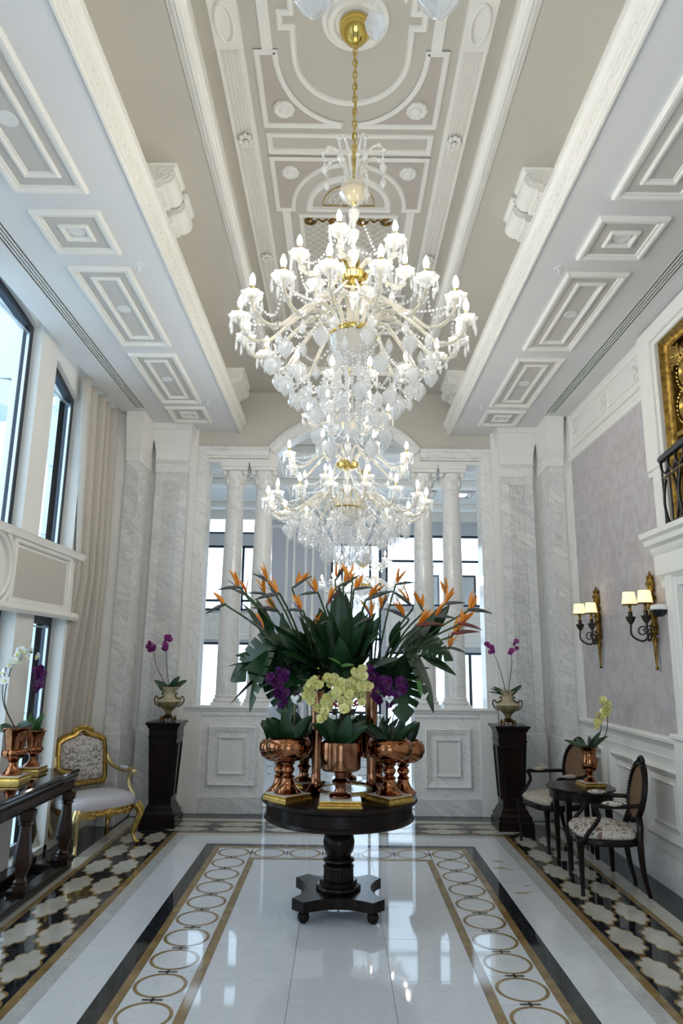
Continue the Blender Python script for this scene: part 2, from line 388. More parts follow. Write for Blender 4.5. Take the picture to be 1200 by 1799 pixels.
# rust stains sit in the white band on the right as thin tinted blotches of the stone
random.seed(3)
stain = noisy('iron_stain', (.42,.33,.17), (.60,.55,.44), 30, .06)
for px, py, r in ((1.42,6.66,.035),(1.38,6.45,.04),(1.46,6.42,.02),(1.36,6.05,.015),(1.49,5.98,.02),(1.40,5.80,.035),(1.46,5.83,.02)):
    MB().prism([(px+r*(1.4+.5*random.random())*cos(t), py+r*(.5+.4*random.random())*sin(t)) for t in [2*pi*j/12 for j in range(12)]], 'z', -.002, .0004).build('stone_stain', stain, floor, ang=0)
# ================================================================== CEILING
ceil = struct(MB().box(-3.1, 2.95, -3.6, 8.42, 6.05, 6.15).build('ceiling', M['white']))
ZS, ZT, ZU = 4.62, 5.17, 5.60
def cp(name, mb, mat, ang=30): return mb.build(name, M[mat], ceil, ang)
for s in (-1, 1):
    def bx(x0, x1, y0, y1, z0, z1):
        a, b = sorted((s*x0, s*x1)); return MB().box(a, b, y0, y1, z0, z1)
    cp('soffit_board', bx(1.36, 2.355, -3.5, 8.42, ZS, ZS+.1), 'soffit', 0)
    cp('soffit_board', bx(2.465, 2.69, -3.5, 8.42, ZS, ZS+.1), 'soffit', 0)
    cp('soffit_board', bx(2.355, 2.465, 7.6, 8.42, ZS, ZS+.1), 'soffit', 0)
    cp('upstand', bx(1.48, 1.56, -3.5, 8.42, ZS+.1, ZT), 'moulding', 0)
    cp('upstand_trim', bx(1.44, 1.49, -3.5, 8.42, ZT-.07, ZT), 'moulding', 0)
    # soffit edge cornice
    prof = [(1.36,4.60),(1.345,4.60),(1.345,4.624),(1.332,4.624),(1.332,4.636),(1.318,4.640),(1.318,4.648),(1.328,4.650),(1.328,4.688),(1.312,4.690),(1.312,4.702),(1.300,4.704),(1.288,4.722),(1.282,4.740),(1.270,4.740),(1.270,4.762),(1.36,4.762),(1.36,4.72)]
    cp('soffit_cornice', MB().prism([(s*a, b) for a, b in prof], 'y', -3.5, 8.42), 'moulding')
    eg = MB()
    y = 2.2
    while y < 8.4: eg.ball((s*1.326, y, 4.669), .02, 6, 4, (.6,1.5,.85)); y += .075
    tag(cp('carved_beading', eg, 'moulding'), kind='stuff')
    # flat outer ring of the middle ceiling
    cp('ceiling_board', bx(.93, 1.56, -3.5, 8.42, ZT, ZT+.06), 'tan', 0)
    cp('tray_side', bx(.87, .93, -1.7, 7.7, ZT+.02, ZU), 'tan', 0)
cp('ceiling_board', MB().box(-.93, .93, 7.7, 8.42, ZT, ZT+.06), 'tan', 0)
cp('ceiling_board', MB().box(-.93, .93, -3.5, -1.7, ZT, ZT+.06), 'tan', 0)
cp('tray_side', MB().box(-.93, .93, 7.68, 7.74, ZT+.02, ZU), 'tan', 0)
cp('tray_side', MB().box(-.93, .93, -1.76, -1.7, ZT+.02, ZU), 'tan', 0)
cp('tray_ceiling', MB().box(-.95, .95, -1.8, 7.8, ZU, ZU+.06), 'tan', 0)
mT = lambda u, v, h: (u, v, ZT-h)
mU = lambda u, v, h: (u, v, ZU-h)
mS = lambda u, v, h: (u, v, ZS-h)
cp('tray_cornice', MB().frame([(-.03,0),(-.03,.014),(-.018,.014),(-.012,.028),(.004,.032),(.004,.042),(.018,.042),(.026,.056),(.05,.058),(.05,.048),(.062,.046),(.07,.03),(.082,.028),(.084,-.03),(.05,-.03),(.03,0)], rect(-.965,.965,-1.74,7.74), mT), 'moulding')
PO = [(0,0),(0,.02),(.012,.03),(.03,.03),(.045,.018),(.055,.018),(.06,0)]
PI = [(0,0),(0,.016),(.010,.024),(.022,.024),(.032,.012),(.04,.012),(.044,0)]
PS = [(0,0),(0,.012),(.012,.02),(.03,.02),(.04,.01),(.042,0)]
PB = [(0,0),(0,.012),(.01,.02),(.045,.02),(.055,.012),(.06,0)]
DL = []
for s in (-1, 1):
    for y0, y1, i in ((.95,1.43,.12),(1.62,2.45,.12),(2.63,3.78,.12),(3.96,4.44,.13),(4.62,5.92,.12),(6.11,7.37,.12),(7.52,8.02,.13)):
        a, b = sorted((s*1.645, s*2.11))
        cp('soffit_panel', MB().box(a+.03, b-.03, y0+.03, y1-.03, ZS-.004, ZS+.002), 'recess', 0)
        cp('panel_moulding', MB().frame(PO, rect(a, b, y0, y1), mS), 'moulding')
        cp('panel_moulding', MB().frame(PI, rect(a+i, b-i, y0+i*1.15, y1-i*1.15), mS), 'moulding')
        DL.append((s*1.877, (y0+y1)/2-.02))
# fluted bands
for s in (-1, 1):
    prof = [(.873,0),(.873,-.03),(.845,-.03)]
    x = .845
    for q in range(5):
        prof += [(x-.004,-.012),(x-.014,-.012),(x-.018,-.03)]; x -= .024
    prof += [(.715,-.03),(.705,-.02),(.695,-.02),(.695,0)]
    cp('fluted_band', MB().prism([(s*a, ZU+b) for a, b in prof], 'y', -1.7, 7.68), 'moulding')
    for yc in (.92, 3.45, 8.5-.02):
        if yc > 7.4: continue
        cp('cartouche_block', MB().box(*sorted((s*.69, s*.878)), yc-.19, yc+.19, ZU-.042, ZU), 'moulding', 0)
        cp('oval_moulding', MB().frame([(0,0),(0,.012),(.012,.018),(.022,.01),(.022,0)], [(s*.784+.065*cos(t), yc+.145*sin(t)) for t in [2*pi*j/28 for j in range(28)]], lambda u, v, h: (u, v, ZU-.041-h)), 'moulding')
    for yc in (2.45, 4.44, 5.98, 7.3):
        fl = MB()
        for q in range(8): fl.ball((s*.784+.04*cos(q*pi/4), yc+.055*sin(q*pi/4), ZU-.034), .022, 6, 4, (1,1.2,.6))
        fl.ball((s*.784, yc, ZU-.04), .022, 8, 4)
        cp('floret', fl, 'moulding')
# panels of the tray, mirrored about the middle rosette
def shell(x, y, r):
    m = MB().lathe([(r*.02,.04),(r*.35,.036),(r*.5,.02),(r*.8,.03),(r,.018),(r,0)], 28, (0,0,0), 0, lambda t, z: .06*cos(9*t) if z < .03 else 0)
    m.v = [(x+a, y+b, ZU-c) for a, b, c in m.v]; return m
def arcpts(cx, cy, rx, ry, a0, a1, n=24): return [(cx+rx*cos(radians(a0+(a1-a0)*i/n)), cy+ry*sin(radians(a0+(a1-a0)*i/n))) for i in range(n+1)]
def module_oval(yc, d):
    # d=+1: far half of the oval around a rosette at yc
    Y = lambda v: yc+d*(v-3.46)
    fix = (lambda p: [(u, Y(v)) for u, v in p]) if d > 0 else (lambda p: [(u, Y(v)) for u, v in p[::-1]])
    inner = [(.47,3.46),(.47,3.53),(.395,3.53),(.395,3.68)]+arcpts(0,3.72,.395,.40,0,180,30)[1:-1]+[(-.395,3.68),(-.395,3.53),(-.47,3.53),(-.47,3.46)]
    cp('oval_moulding', MB().frame(PS, fix(inner), mU, closed=False), 'moulding')
    for s in (-1, 1):
        sp = [(s*.64,4.33),(s*.64,3.67),(s*.48,3.67)]+[(s*abs(u), v) for u, v in arcpts(0,3.72,.48,.56,-4,84,16)]+[(s*.06,4.33)]
        if s*d < 0: sp = sp[::-1]
        cp('spandrel_moulding', MB().frame(PS, [(u, Y(v)) for u, v in sp][::-1], mU), 'moulding')
        cp('spandrel_field', MB().prism([(u, Y(v)) for u, v in sp], 'z', ZU-.004, ZU), 'taupe', 0)
        cp('shell_boss', shell(s*.475, Y(4.155), .075), 'moulding')
        cp('ceiling_rib', MB().box(*sorted((s*.51, s*.58)), *sorted((Y(3.46), Y(3.67))), ZU-.015, ZU), 'moulding', 0)
def module_moon(ym, d):
    Y = lambda v: ym+d*(v-5.98)
    o = lambda p: [(u, Y(v)) for u, v in (p if d > 0 else p[::-1])]
    cp('panel_moulding', MB().frame(PI, rect(-.63, .63, *sorted((Y(4.385), Y(4.59)))), mU), 'moulding')
    cp('moon_moulding', MB().frame(PB, o([(.31,5.23)]+arcpts(0,5.23,.31,.33,0,-180,24)[1:]), mU), 'moulding')
    cp('moon_base', MB().box(-.36, .36, *sorted((Y(5.235), Y(5.275))), ZU-.024, ZU+.001), 'moulding', 0)
    cp('gilt_rim', MB().frame([(0,0),(0,.008),(.006,.008),(.006,0)], o([(.22,5.21)]+arcpts(0,5.21,.22,.25,0,-180,24)[1:-1]+[(-.22,5.21)]), mU), 'gold')
    orn = MB()
    for s in (-1, 1):
        for r, a0, a1 in ((.16,-20,-80), (.10,-10,-85), (.05,20,-90)):
            p = arcpts(s*.02, 5.20, s*r, r*1.1, a0, a1, 8); orn.tube([(u, Y(v), ZU-.006) for u, v in p], .006, 5)
        for q in range(4): orn.ball((s*(.05+.035*q), Y(5.16-.035*(3-q)), ZU-.006), .012, 6, 4)
    cp('scroll_ornament', orn, 'moulding')
    for s in (-1, 1):
        sp = [(s*.635,4.63),(s*.635,5.29),(s*.46,5.29)]+[(s*abs(u), v) for u, v in arcpts(0,5.25,.46,.52,0,-84,16)]+[(s*.05,4.63)]
        if s*d > 0: sp = sp[::-1]
        cp('spandrel_moulding', MB().frame(PS, [(u, Y(v)) for u, v in sp][::-1], mU), 'moulding')
        cp('spandrel_field', MB().prism([(u, Y(v)) for u, v in sp], 'z', ZU-.004, ZU), 'taupe', 0)
        cp('shell_boss', shell(s*.475, Y(4.80), .07), 'moulding')
        cp('ceiling_rib', MB().box(*sorted((s*.51, s*.58)), *sorted((Y(5.29), Y(5.98))), ZU-.015, ZU), 'moulding', 0)
module_oval(3.46, 1); module_oval(3.46, -1)
module_moon(5.98, 1); module_moon(5.98, -1); module_moon(.94, -1)
for x0, x1 in ((-.44,-.025), (.025,.44)):
    cp('lattice_frame', MB().frame(PI, rect(x0, x1, 5.33, 6.63), mU), 'moulding')
    lat = MB(); a, b, c, d = x0+.05, x1-.05, 5.38, 6.58
    q = a-(d-c)
    while q < b:
        for sg in (0, 1):
            pts = []
            for y in (c, d):
                pts.append((q+(y-c), y))
            (p0, p1) = pts
            u0, v0 = p0; u1, v1 = p1
            if u0 < a: v0 += a-u0; u0 = a
            if u1 > b: v1 -= u1-b; u1 = b
            if v1 > v0+.01:
                if sg: u0, u1 = a+b-u0, a+b-u1
                lat.tube([(u0, v0, ZU-.004), (u1, v1, ZU-.004)], .004, 4)
        q += .085
    cp('lattice', lat, 'moulding')
    for cy, sy in ((5.40,1), (6.56,-1)):
        sc = MB()
        for cx, sx in ((x0+.07,1), (x1-.07,-1)):
            for r in (.05,.035,.02): sc.tube([(cx+sx*.03+r*cos(t), cy+sy*.03+r*sin(t), ZU-.007) for t in [.4*j for j in range(14)]], .006, 5)
            sc.tube([(cx+sx*(.05+.12*j/8), cy+sy*(.02+.02*sin(j*1.3)), ZU-.007) for j in range(9)], .006, 5)
        cp('corner_scroll', sc, 'oldgold')
for yc in (.94, 3.46, 5.98):
    m = MB().lathe([(.02,.05),(.06,.05),(.075,.03),(.12,.03),(.135,.045),(.165,.045),(.18,.025),(.205,.02),(.21,0)], 40)
    m.v = [(.02+a, yc+b, ZU-c) for a, b, c in m.v]; cp('ceiling_rosette', m, 'moulding')
# corbels under the middle ceiling, in pairs
def corbel_mesh(s):
    pr = [(0,0),(.245,0),(.25,-.03),(.235,-.05),(.25,-.075),(.253,-.11),(.243,-.14),(.22,-.165),(.19,-.178),(.165,-.18),(.16,-.20),(.135,-.205),(.105,-.225),(.08,-.26),(.065,-.31),(.05,-.37),(.02,-.41),(0,-.42)]
    m = MB().prism([(-s*u, z) for u, z in pr], 'y', 0, .25)
    m.bev(*sorted((-s*.0, -s*.262)), -.008, .258, -.022, 0.0, .006)
    return m.mesh('corbel', M['moulding'], 40)
def volute_mesh(s):
    m = MB(); P = []
    for i in range(40):
        t = i*.30; r = .060*(1-i/46); P.append((-s*(.185+r*cos(t+.3)), -.004, -.10+r*sin(t+.3)))
    P = [(-s*(.10-.09*q/6), -.004, -.165-.045*(q/6)) for q in range(6, -1, -1)]+P
    m.tube(P, .0055, 5); m.ball((-s*.185, 0, -.10), .012, 8, 5)
    for k in range(3): m.tube([(-s*(.155-.02*q), .06+.06*k, -.198-.03*q-.012*q*q*.3) for q in range(5)], .004, 5)
    return m.mesh('volute', M['moulding'], 40)
for s in (-1, 1):
    cm, vm = corbel_mesh(s), volute_mesh(s)
    for y in (.74, 1.07, 4.19, 4.52, 7.65, 7.98):
        c = obj('corbel', cm, ceil, (s*1.48, y, ZT)); obj('volute', vm, c)
for s in (-1, 1):
    for y in (2.55, 3.1, 3.9, 5.4, 6.6):
        fl = MB()
        for q in range(7): fl.ball((s*1.44, y+.03*cos(q*.9), ZT-.04+.03*sin(q*.9)), .014, 6, 4, (.6,1,1))
        cp('floret', fl, 'moulding')
# slot diffusers, downlights and sprinklers are things of their own
for s, nm in ((-1, 'left'), (1, 'right')):
    g = MB().box(-.055, .055, -3.5, 7.6, .012, .03).build('slot_diffuser', M['dark'], ceil, 0, (s*2.41, 0, ZS))
    for k in range(3): MB().box(-.0305+.0255*k, -.0205+.0255*k, -3.5, 7.6, -.002, .0125).build('slat', M['plastic'], g, 0)
    for k in (-1, 1): MB().box(*sorted((k*.055, k*.049)), -3.5, 7.6, -.003, .013).build('rim', M['plastic'], g, 0)
dlm = [MB().lathe([(.034,-.006),(.05,-.010),(.058,-.006),(.058,.0)], 24).mesh('trim_ring', M['plastic']), MB().lathe([(.001,-.001),(.034,-.001),(.034,.001)], 20).mesh('lens', M['downlight'])]
names = {0: 'second square soffit panel, before the wide recess', 2: 'long panel nearest the camera', 3: 'first square panel', 4: 'long panel beside the first square one', 5: 'long panel next to the far square one', 6: 'far square panel by the marble pilasters'}
for i, (x, y) in enumerate(DL):
    if y < 2.9: continue
    g = thing('downlight', 'round cream downlight in the %s soffit, %s' % ('left' if x < 0 else 'right', names[i % 7]), 'ceiling light', (x, y, ZS-.004), 0, 'soffit downlights')
    obj('trim_ring', dlm[0], g); obj('lens', dlm[1], g)
spm = [MB().lathe([(.001,-.005),(.03,-.004),(.035,0)], 16).mesh('escutcheon', M['plastic']), MB().lathe([(.006,0),(.006,-.05),(.02,-.052),(.02,-.055),(.001,-.056)], 10).mesh('head', M['plastic'])]
for x, y, w in ((-1.56,4.60,'beside the long left soffit panel'), (-1.565,7.32,'by the far end of the left soffit'), (1.565,4.58,'beside the long right soffit panel'), (1.555,7.37,'by the far end of the right soffit')):
    g = thing('sprinkler', 'small white fire sprinkler head '+w, 'sprinkler', (x, y, ZS)); obj('escutcheon', spm[0], g); obj('head', spm[1], g)
# ================================================================== BACK SCREEN (marble half walls, columns, arch)
wb = struct(MB().box(-2.95, -1.87, 8.5, 8.7, 0, 5.4).box(1.87, 2.9, 8.5, 8.7, 0, 5.4).build('wall_back', M['marble_p'], ang=0))
def bk(name, mb, mat, ang=30, parent=None): return mb.build(name, M[mat], parent or wb, ang)
# plaster above the arch
top = [(-1.6,5.4),(-1.6,4.40),(-.97,4.40)]+[(1.2316*sin(radians(a)), 3.641+1.2316*cos(radians(a))) for a in range(-52, 53, 4)][0:]+[(.97,4.40),(1.6,4.40),(1.6,5.4)]
top = [p for p in top]
m = MB()
A = [(x, z) for x, z in [(1.2316*sin(radians(a)), 3.641+1.2316*cos(radians(a))) for a in range(-52, 53, 4)]]
pts = [(-1.9,4.40)]+A+[(1.9,4.40)]
for i in range(len(pts)-1):
    (x0, z0), (x1, z1) = pts[i], pts[i+1]
    m.prism([(x0,z0),(x1,z1),(x1,5.3),(x0,5.3)], 'y', 8.43, 8.66)
bk('plaster_wall', m, 'tan', 0)
mB = lambda u, v, h: (u, 8.44-h, v)
HP = [(-.02,-.2),(-.02,.05),(0,.06),(.02,.06),(.03,.045),(.09,.04),(.11,.02),(.13,.02),(.135,-.2)]
# frame: jambs, header, arch, header, jamb (outer edge swept, offset inward)
fr = [(1.87,1.2),(1.87,4.40),(.97,4.40)]+[(x, z) for x, z in A[::-1]][1:-1]+[(-.97,4.40),(-1.87,4.40),(-1.87,1.2)]
bk('arch_frame', MB().frame(HP, fr[:3], mB, False), 'marble')
bk('arch_frame', MB().frame(HP, fr[2:-2], mB, False), 'marble')
bk('arch_frame', MB().frame(HP, fr[-3:], mB, False), 'marble')
for s in (-1, 1):
    bk('jamb', MB().box(*sorted((s*1.735, s*1.87)), 8.44, 8.70, 1.2, 4.4), 'marble', 0)
    bk('header_beam', MB().box(*sorted((s*.86, s*1.87)), 8.46, 8.70, 4.26, 4.42), 'marble_p', 0)
    bk('header_fillet', MB().box(*sorted((s*.84, s*1.74)), 8.43, 8.72, 4.215, 4.262), 'marble_p', 0)
    # half wall
    hx0, hx1 = (-1.88, -.90) if s < 0 else (.86, 1.86)
    bk('half_wall', MB().box(hx0, hx1, 8.45, 8.78, 0, 1.15), 'marble', 0)
    bk('half_wall_cap', MB().bev(hx0-.04, hx1+.04, 8.40, 8.83, 1.17, 1.21, .012).bev(hx0-.02, hx1+.02, 8.42, 8.81, 1.145, 1.172, .006), 'marble_p', 0)
    ox0, ox1 = (hx0, hx0+.22) if s < 0 else (hx1-.22, hx1)
    bk('end_slab', MB().bev(ox0, ox1, 8.43, 8.46, 0, 1.145, .006), 'marble_p', 0)
    fx0, fx1 = (ox1, hx1) if s < 0 else (hx0, ox0)
    bk('plinth', MB().bev(fx0, fx1, 8.43, 8.46, 0, .19, .006), 'marble_v', 0)
    bk('top_band', MB().bev(fx0, fx1, 8.435, 8.46, 1.09, 1.145, .006), 'marble', 0)
    px0, px1 = (-1.57, -1.0) if s < 0 else (.985, 1.53)
    mH = lambda u, v, h: (u, 8.45-h, v)
    P1 = [(0,0),(0,.03),(.015,.04),(.03,.03),(.05,.026),(.06,.012),(.075,.010),(.08,0)]
    bk('panel_moulding', MB().frame(P1, rect(px0, px1, .305, .975), mH), 'marble')
    bk('panel_moulding', MB().frame([(0,0),(0,.02),(.012,.03),(.022,.022),(.04,.012),(.045,0)], rect(px0+.12, px1-.12, .43, .855), mH), 'marble')
    bk('panel_field', MB().box(px0+.16, px1-.16, 8.442, 8.452, .47, .815), 'marble_p', 0)
# columns
colbase = MB().box(-.16, .16, -.16, .16, 0, .035).lathe([(.155,.035),(.165,.05),(.155,.068),(.14,.075),(.138,.09),(.148,.10),(.138,.112),(.128,.118)], 32)
colbase = colbase.mesh('column_base', M['marble_p'])
shaft = MB().lathe([(.132,.115),(.131,.6),(.126,1.3),(.116,2.1),(.105,2.66),(.104,2.68),(.112,2.69),(.112,2.705),(.104,2.715)], 32).mesh('column', M['marble'])
cap = MB()
cap.lathe([(.104,2.71),(.115,2.74),(.118,2.80),(.135,2.86),(.15,2.90)], 32, fl=lambda t, z: .05*abs(sin(4*t)))
for i in range(8):
    t = 2*pi*i/8
    for q in range(2):
        cap.ball((.128*cos(t+q*pi/8), .128*sin(t+q*pi/8), 2.78+.055*q), .03, 6, 6, (.7,.7,1.5))
for sx in (-1, 1):
    for sy in (-1, 1): cap.ball((sx*.135, sy*.135, 2.875), .035, 8, 6)
def sq(a, z): return [(-a,-a,z),(a,-a,z),(a,a,z),(-a,a,z)]
cap.rings([sq(.12,2.895), sq(.165,2.91), sq(.168,2.95), sq(.178,2.955), sq(.18,3.005)])
cap = cap.mesh('column_capital', M['marble_p'], 40)
for x in (-1.405, -1.03, 1.02, 1.385):
    c = obj('column', shaft, wb, (x, 8.60, 1.21)); obj('column_base', colbase, c); obj('column_capital', cap, c)
# pilasters A (on the back wall) and piers B (nearer, at the side walls)
def pilaster(x0, x1, yf, yb, dirx=0):
    # white backing slab, veined fluted shaft, corbelled capital
    cx = (x0+x1)/2; w = (x1-x0)/2
    sh = MB(); nf = 6; fw_ = .034; a = -nf*fw_/2
    pr = [(-w,0),(-w,-.05),(a,-.05)]
    for k in range(nf):
        u = a+k*fw_; pr += [(u+.006,-.05),(u+.010,-.036),(u+.024,-.036),(u+.028,-.05)]
    pr += [(w,-.05),(w,0)]
    sh.prism([(cx+p, yf+q+.05) for p, q in pr][::-1], 'z', .95, 3.92)
    bk('pilaster_shaft', sh, 'marble_v', 0)
    bk('pilaster_shaft', MB().box(x0, x1, yf, yf+.12, 3.92, 4.02), 'marble_v', 0)
    bk('pilaster_plinth', MB().bev(x0-.02, x1+.02, yf-.02, yf+.14, 0, .95, .008), 'marble_v', 0)
    bk('pilaster_block', MB().bev(x0-.01, x1+.01, yf-.015, yf+.14, 4.02, 4.14, .006), 'marble', 0)
    R = []
    for z, o in ((4.14,.0),(4.17,.035),(4.19,.02),(4.30,.03),(4.40,.07),(4.47,.12),(4.53,.155),(4.545,.155),(4.55,.175),(4.62,.18)):
        R.append([(x0-o*.35, yf-o, z), (x1+o*.35, yf-o, z), (x1+o*.35, yf+.14, z), (x0-o*.35, yf+.14, z)])
    bk('pilaster_capital', MB().rings(R), 'marble_p', 20)
for s in (-1, 1):
    bk('wall_slab', MB().box(*sorted((s*1.87, s*2.46)), 8.36, 8.5, 0, 4.62), 'marble_p', 0)
    a, b = sorted((s*1.965, s*2.365)); pilaster(a, b, 8.28, 8.36)
    # pier B
    bk('pier', MB().box(*sorted((s*2.44, s*2.95)), 7.80, 8.5, 0, 4.62), 'marble_p', 0)
    a, b = sorted((s*2.42, s*2.58)); 
    bk('pier_shaft', MB().box(a, b, 7.77, 8.22, .95, 4.02), 'marble_v', 0)
    bk('pier_plinth', MB().bev(*sorted((s*2.40, s*2.59)), 7.75, 8.24, 0, .95, .008), 'marble_v', 0)
    bk('pier_block', MB().bev(*sorted((s*2.405, s*2.59)), 7.755, 8.24, 4.02, 4.14, .006), 'marble', 0)
    R = []
    for z, o in ((4.14,.0),(4.17,.02),(4.19,.01),(4.30,.015),(4.40,.03),(4.47,.05),(4.53,.06),(4.55,.07),(4.62,.075)):
        xi, xo = s*(2.42-o*.5), s*2.60
        x0, x1 = sorted((xi, xo)); R.append([(x0, 7.77-o, z), (x1, 7.77-o, z), (x1, 8.22, z), (x0, 8.22, z)])
    bk('pier_capital', MB().rings(R), 'marble_p', 20)
    for z in (1.25, 2.55, 3.75):
        bk('joint_line', MB().box(*sorted((s*2.42, s*2.70)), 7.798, 7.80, z, z+.004), 'recess', 0)
    for k, (xa, xb) in enumerate(((2.37,2.44), (1.87,1.96))):
        for z in (1.25, 2.40, 3.75): bk('joint_line', MB().box(*sorted((s*xa, s*xb)), 8.358, 8.361, z, z+.004), 'recess', 0)
# ================================================================== RIGHT WALL
wr = struct(MB().box(2.66, 2.9, 5.30, 7.82, 0, 4.62).box(2.66, 2.9, -3.6, 3.2, 0, 4.62).box(2.66, 2.9, 3.2, 5.30, 2.42, 2.78).box(2.66, 2.9, 3.2, 5.30, 4.46, 4.62)
           .box(2.86, 2.9, 3.2, 5.30, 0, 4.62).build('wall_right', M['white'], ang=0))
def rw(name, mb, mat, ang=30, parent=None): return mb.build(name, M[mat], parent or wr, ang)
mR = lambda u, v, h: (2.66-h, u, v)
rw('wallpaper_panel', MB().box(2.652, 2.662, 5.62, 7.72, 1.18, 4.08), 'wallpaper', 0)
rw('corner_slab', MB().box(2.64, 2.662, 7.68, 7.80, 0, 4.62), 'marble_p', 0)
rw('frieze_moulding', MB().prism([(2.66,4.05),(2.635,4.06),(2.625,4.09),(2.64,4.11),(2.64,4.13),(2.66,4.14)], 'y', 5.6, 7.70), 'moulding')
rw('frieze_panel', MB().frame(PO, rect(5.72, 7.62, 4.18, 4.56), mR), 'moulding')
for y0, y1 in ((5.82,6.52), (6.78,7.52)):
    rw('frieze_bead', MB().frame([(0,0),(0,.008),(.008,.012),(.014,0)], rect(y0, y1, 4.27, 4.47), mR), 'moulding')
for yc in (6.65, 7.50, 5.84):
    fl = MB()
    for q in range(10): fl.ball((2.652, yc+.05*cos(q*.63)*(1+.4*(q % 2)), 4.37+.085*sin(q*.63)), .022, 6, 4, (.5,1,1.2))
    fl.ball((2.648, yc, 4.37), .03, 8, 5, (.6,1,1)); rw('floral_boss', fl, 'moulding')
# dado
rw('dado_board', MB().box(2.645, 2.66, 5.5, 7.72, .26, 1.12), 'white', 0)
rw('dado_rail', MB().prism([(2.66,1.08),(2.645,1.08),(2.635,1.10),(2.625,1.12),(2.595,1.135),(2.59,1.16),(2.60,1.178),(2.66,1.18)], 'y', 5.5, 7.76), 'moulding')
rw('dado_bead', MB().box(2.637, 2.66, 5.5, 7.72, 1.00, 1.012), 'moulding', 0)
mD = lambda u, v, h: (2.645-h, u, v)
for y0, y1 in ((7.18,7.62), (6.42,7.02), (5.62,6.26)):
    rw('dado_panel', MB().frame([(0,0),(0,.025),(.02,.04),(.035,.028),(.055,.02),(.065,.008),(.075,0)], rect(y0, y1, .36, .93), mD), 'moulding')
    rw('dado_panel_inner', MB().frame([(0,0),(0,.012),(.012,.018),(.022,0)], rect(y0+.11, y1-.11, .47, .82), mD), 'moulding')
bbr = struct(MB().prism([(2.66,0),(2.62,0),(2.62,.20),(2.632,.22),(2.64,.25),(2.66,.26)], 'y', 5.5, 7.8).build('baseboard_right', M['marble']))
# portal with gilded carved panel and balcony
tr = struct(MB().build('trim_1', None)) if False else None
def casing(name, y0, y1, z0, z1, x0, parent):
    return MB().bev(x0, 2.67, y0, y1, z0, z1, .008).build(name, M['moulding'], parent, 0)
pt = struct(MB().bev(2.60, 2.68, 5.36, 5.66, 3.30, 4.60, .008).build('trim_1', M['moulding'], ang=0))
casing('casing_board', 5.40, 5.62, 3.34, 4.56, 2.575, pt)
casing('casing_board', 3.10, 5.36, 4.40, 4.60, 2.60, pt); casing('casing_board', 3.2, 5.40, 4.44, 4.56, 2.575, pt)
casing('casing_board', 5.36, 5.58, 2.80, 3.32, 2.60, pt); casing('casing_board', 5.40, 5.54, 2.80, 3.34, 2.58, pt)
casing('casing_board', 5.36, 5.54, .0, 2.50, 2.60, pt); casing('casing_board', 5.40, 5.50, 1.2, 2.50, 2.585, pt)
casing('casing_plinth', 5.34, 5.56, 0, 1.18, 2.57, pt); casing('casing_plinth', 5.33, 5.58, 1.18, 1.22, 2.55, pt)
casing('casing_board', 2.9, 3.2, 0, 4.6, 2.60, pt)
cor = MB().prism([(2.66,2.36),(2.62,2.36),(2.61,2.42),(2.57,2.46),(2.57,2.62),(2.55,2.64),(2.54,2.68),(2.50,2.70),(2.49,2.74),(2.46,2.76),(2.455,2.80),(2.66,2.80)], 'y', 3.0, 5.62)
cor.build('balcony_cornice', M['moulding'], pt)
MB().box(2.84, 2.86, 3.2, 5.36, 0, 2.42).build('recess_panel', M['white'], pt, 0)
# gilded carved panel: a thing
gp = thing('carved_panel', 'gilded carved panel with beaded ovals above the black balcony railing', 'wall panel', (2.715, 4.3, 2.80))
mG = lambda u, v, h: (-h, u, v)
MB().frame([(0,0),(0,.07),(.02,.09),(.05,.07),(.07,.05),(.10,.04),(.11,0)], rect(-1.05, 1.05, .0, 1.62), mG).build('gilt_frame', M['oldgold'], gp)
MB().box(.0, .02, -1.0, 1.0, .05, 1.6).build('backboard', M['antique'], gp, 0)
MB().box(-.02, .0, -.9, .9, .10, .52).build('mirror_pane', pm('aged_mirror', (.55,.55,.52), .08, 1.0), gp, 0)
for i in range(9):
    y = -.86+.215*i
    MB().bev(-.045, -.0, y-.02, y+.02, .12, .60, .01).build('gilt_baluster', M['gold'], gp, 0)
MB().bev(-.05, 0, -.94, .94, .60, .64, .01).build('gilt_rail', M['gold'], gp, 0)
MB().bev(-.05, 0, -.94, .94, .74, .78, .01).build('gilt_rail', M['gold'], gp, 0)
ov = MB().frame([(0,0),(0,.03),(.015,.04),(.03,.02),(.03,0)], [(.075*cos(2*pi*j/24), .10*sin(2*pi*j/24)) for j in range(24)], mG)
for j in range(22): ov.ball((-.03, .10*cos(2*pi*j/22), .13*sin(2*pi*j/22)), .013, 6, 4)
ovm = ov.mesh('beaded_oval', M['gold']); opm = MB().lathe([(.001,.0),(.07,.0),(.07,.01)], 20).xf(Matrix.Rotation(-pi/2, 4, 'Y')).mesh('oval_glass', pm('oval_mirror', (.6,.6,.58), .1, 1.0))
for y, z in ((.80,.95), (.76,1.22), (.58,1.40), (.35,1.47), (.1,1.5), (-.15,1.5), (-.4,1.46), (-.62,1.38), (-.78,1.2), (-.80,.95)):
    o = obj('beaded_oval', ovm, gp, (-.01, y, z)); obj('oval_glass', opm, o, (-.01, 0, 0), None, (1,1,1.3))
random.seed(5)
for k in range(12):
    sc = MB(); y0 = .9-.16*k; z0 = 1.42-.25*((k*7) % 3)/3
    for r in (.075,.05,.03): sc.tube([(-.03, y0+r*cos(.42*j+k), z0+r*sin(.42*j+k)) for j in range(15)], .014, 6)
    for j in range(5): sc.ball((-.035, y0+.09*cos(j*1.26), z0+.09*sin(j*1.26)), .025, 6, 4, (.6,1,1.3))
    sc.build('scroll_carving', M['gold'], gp)
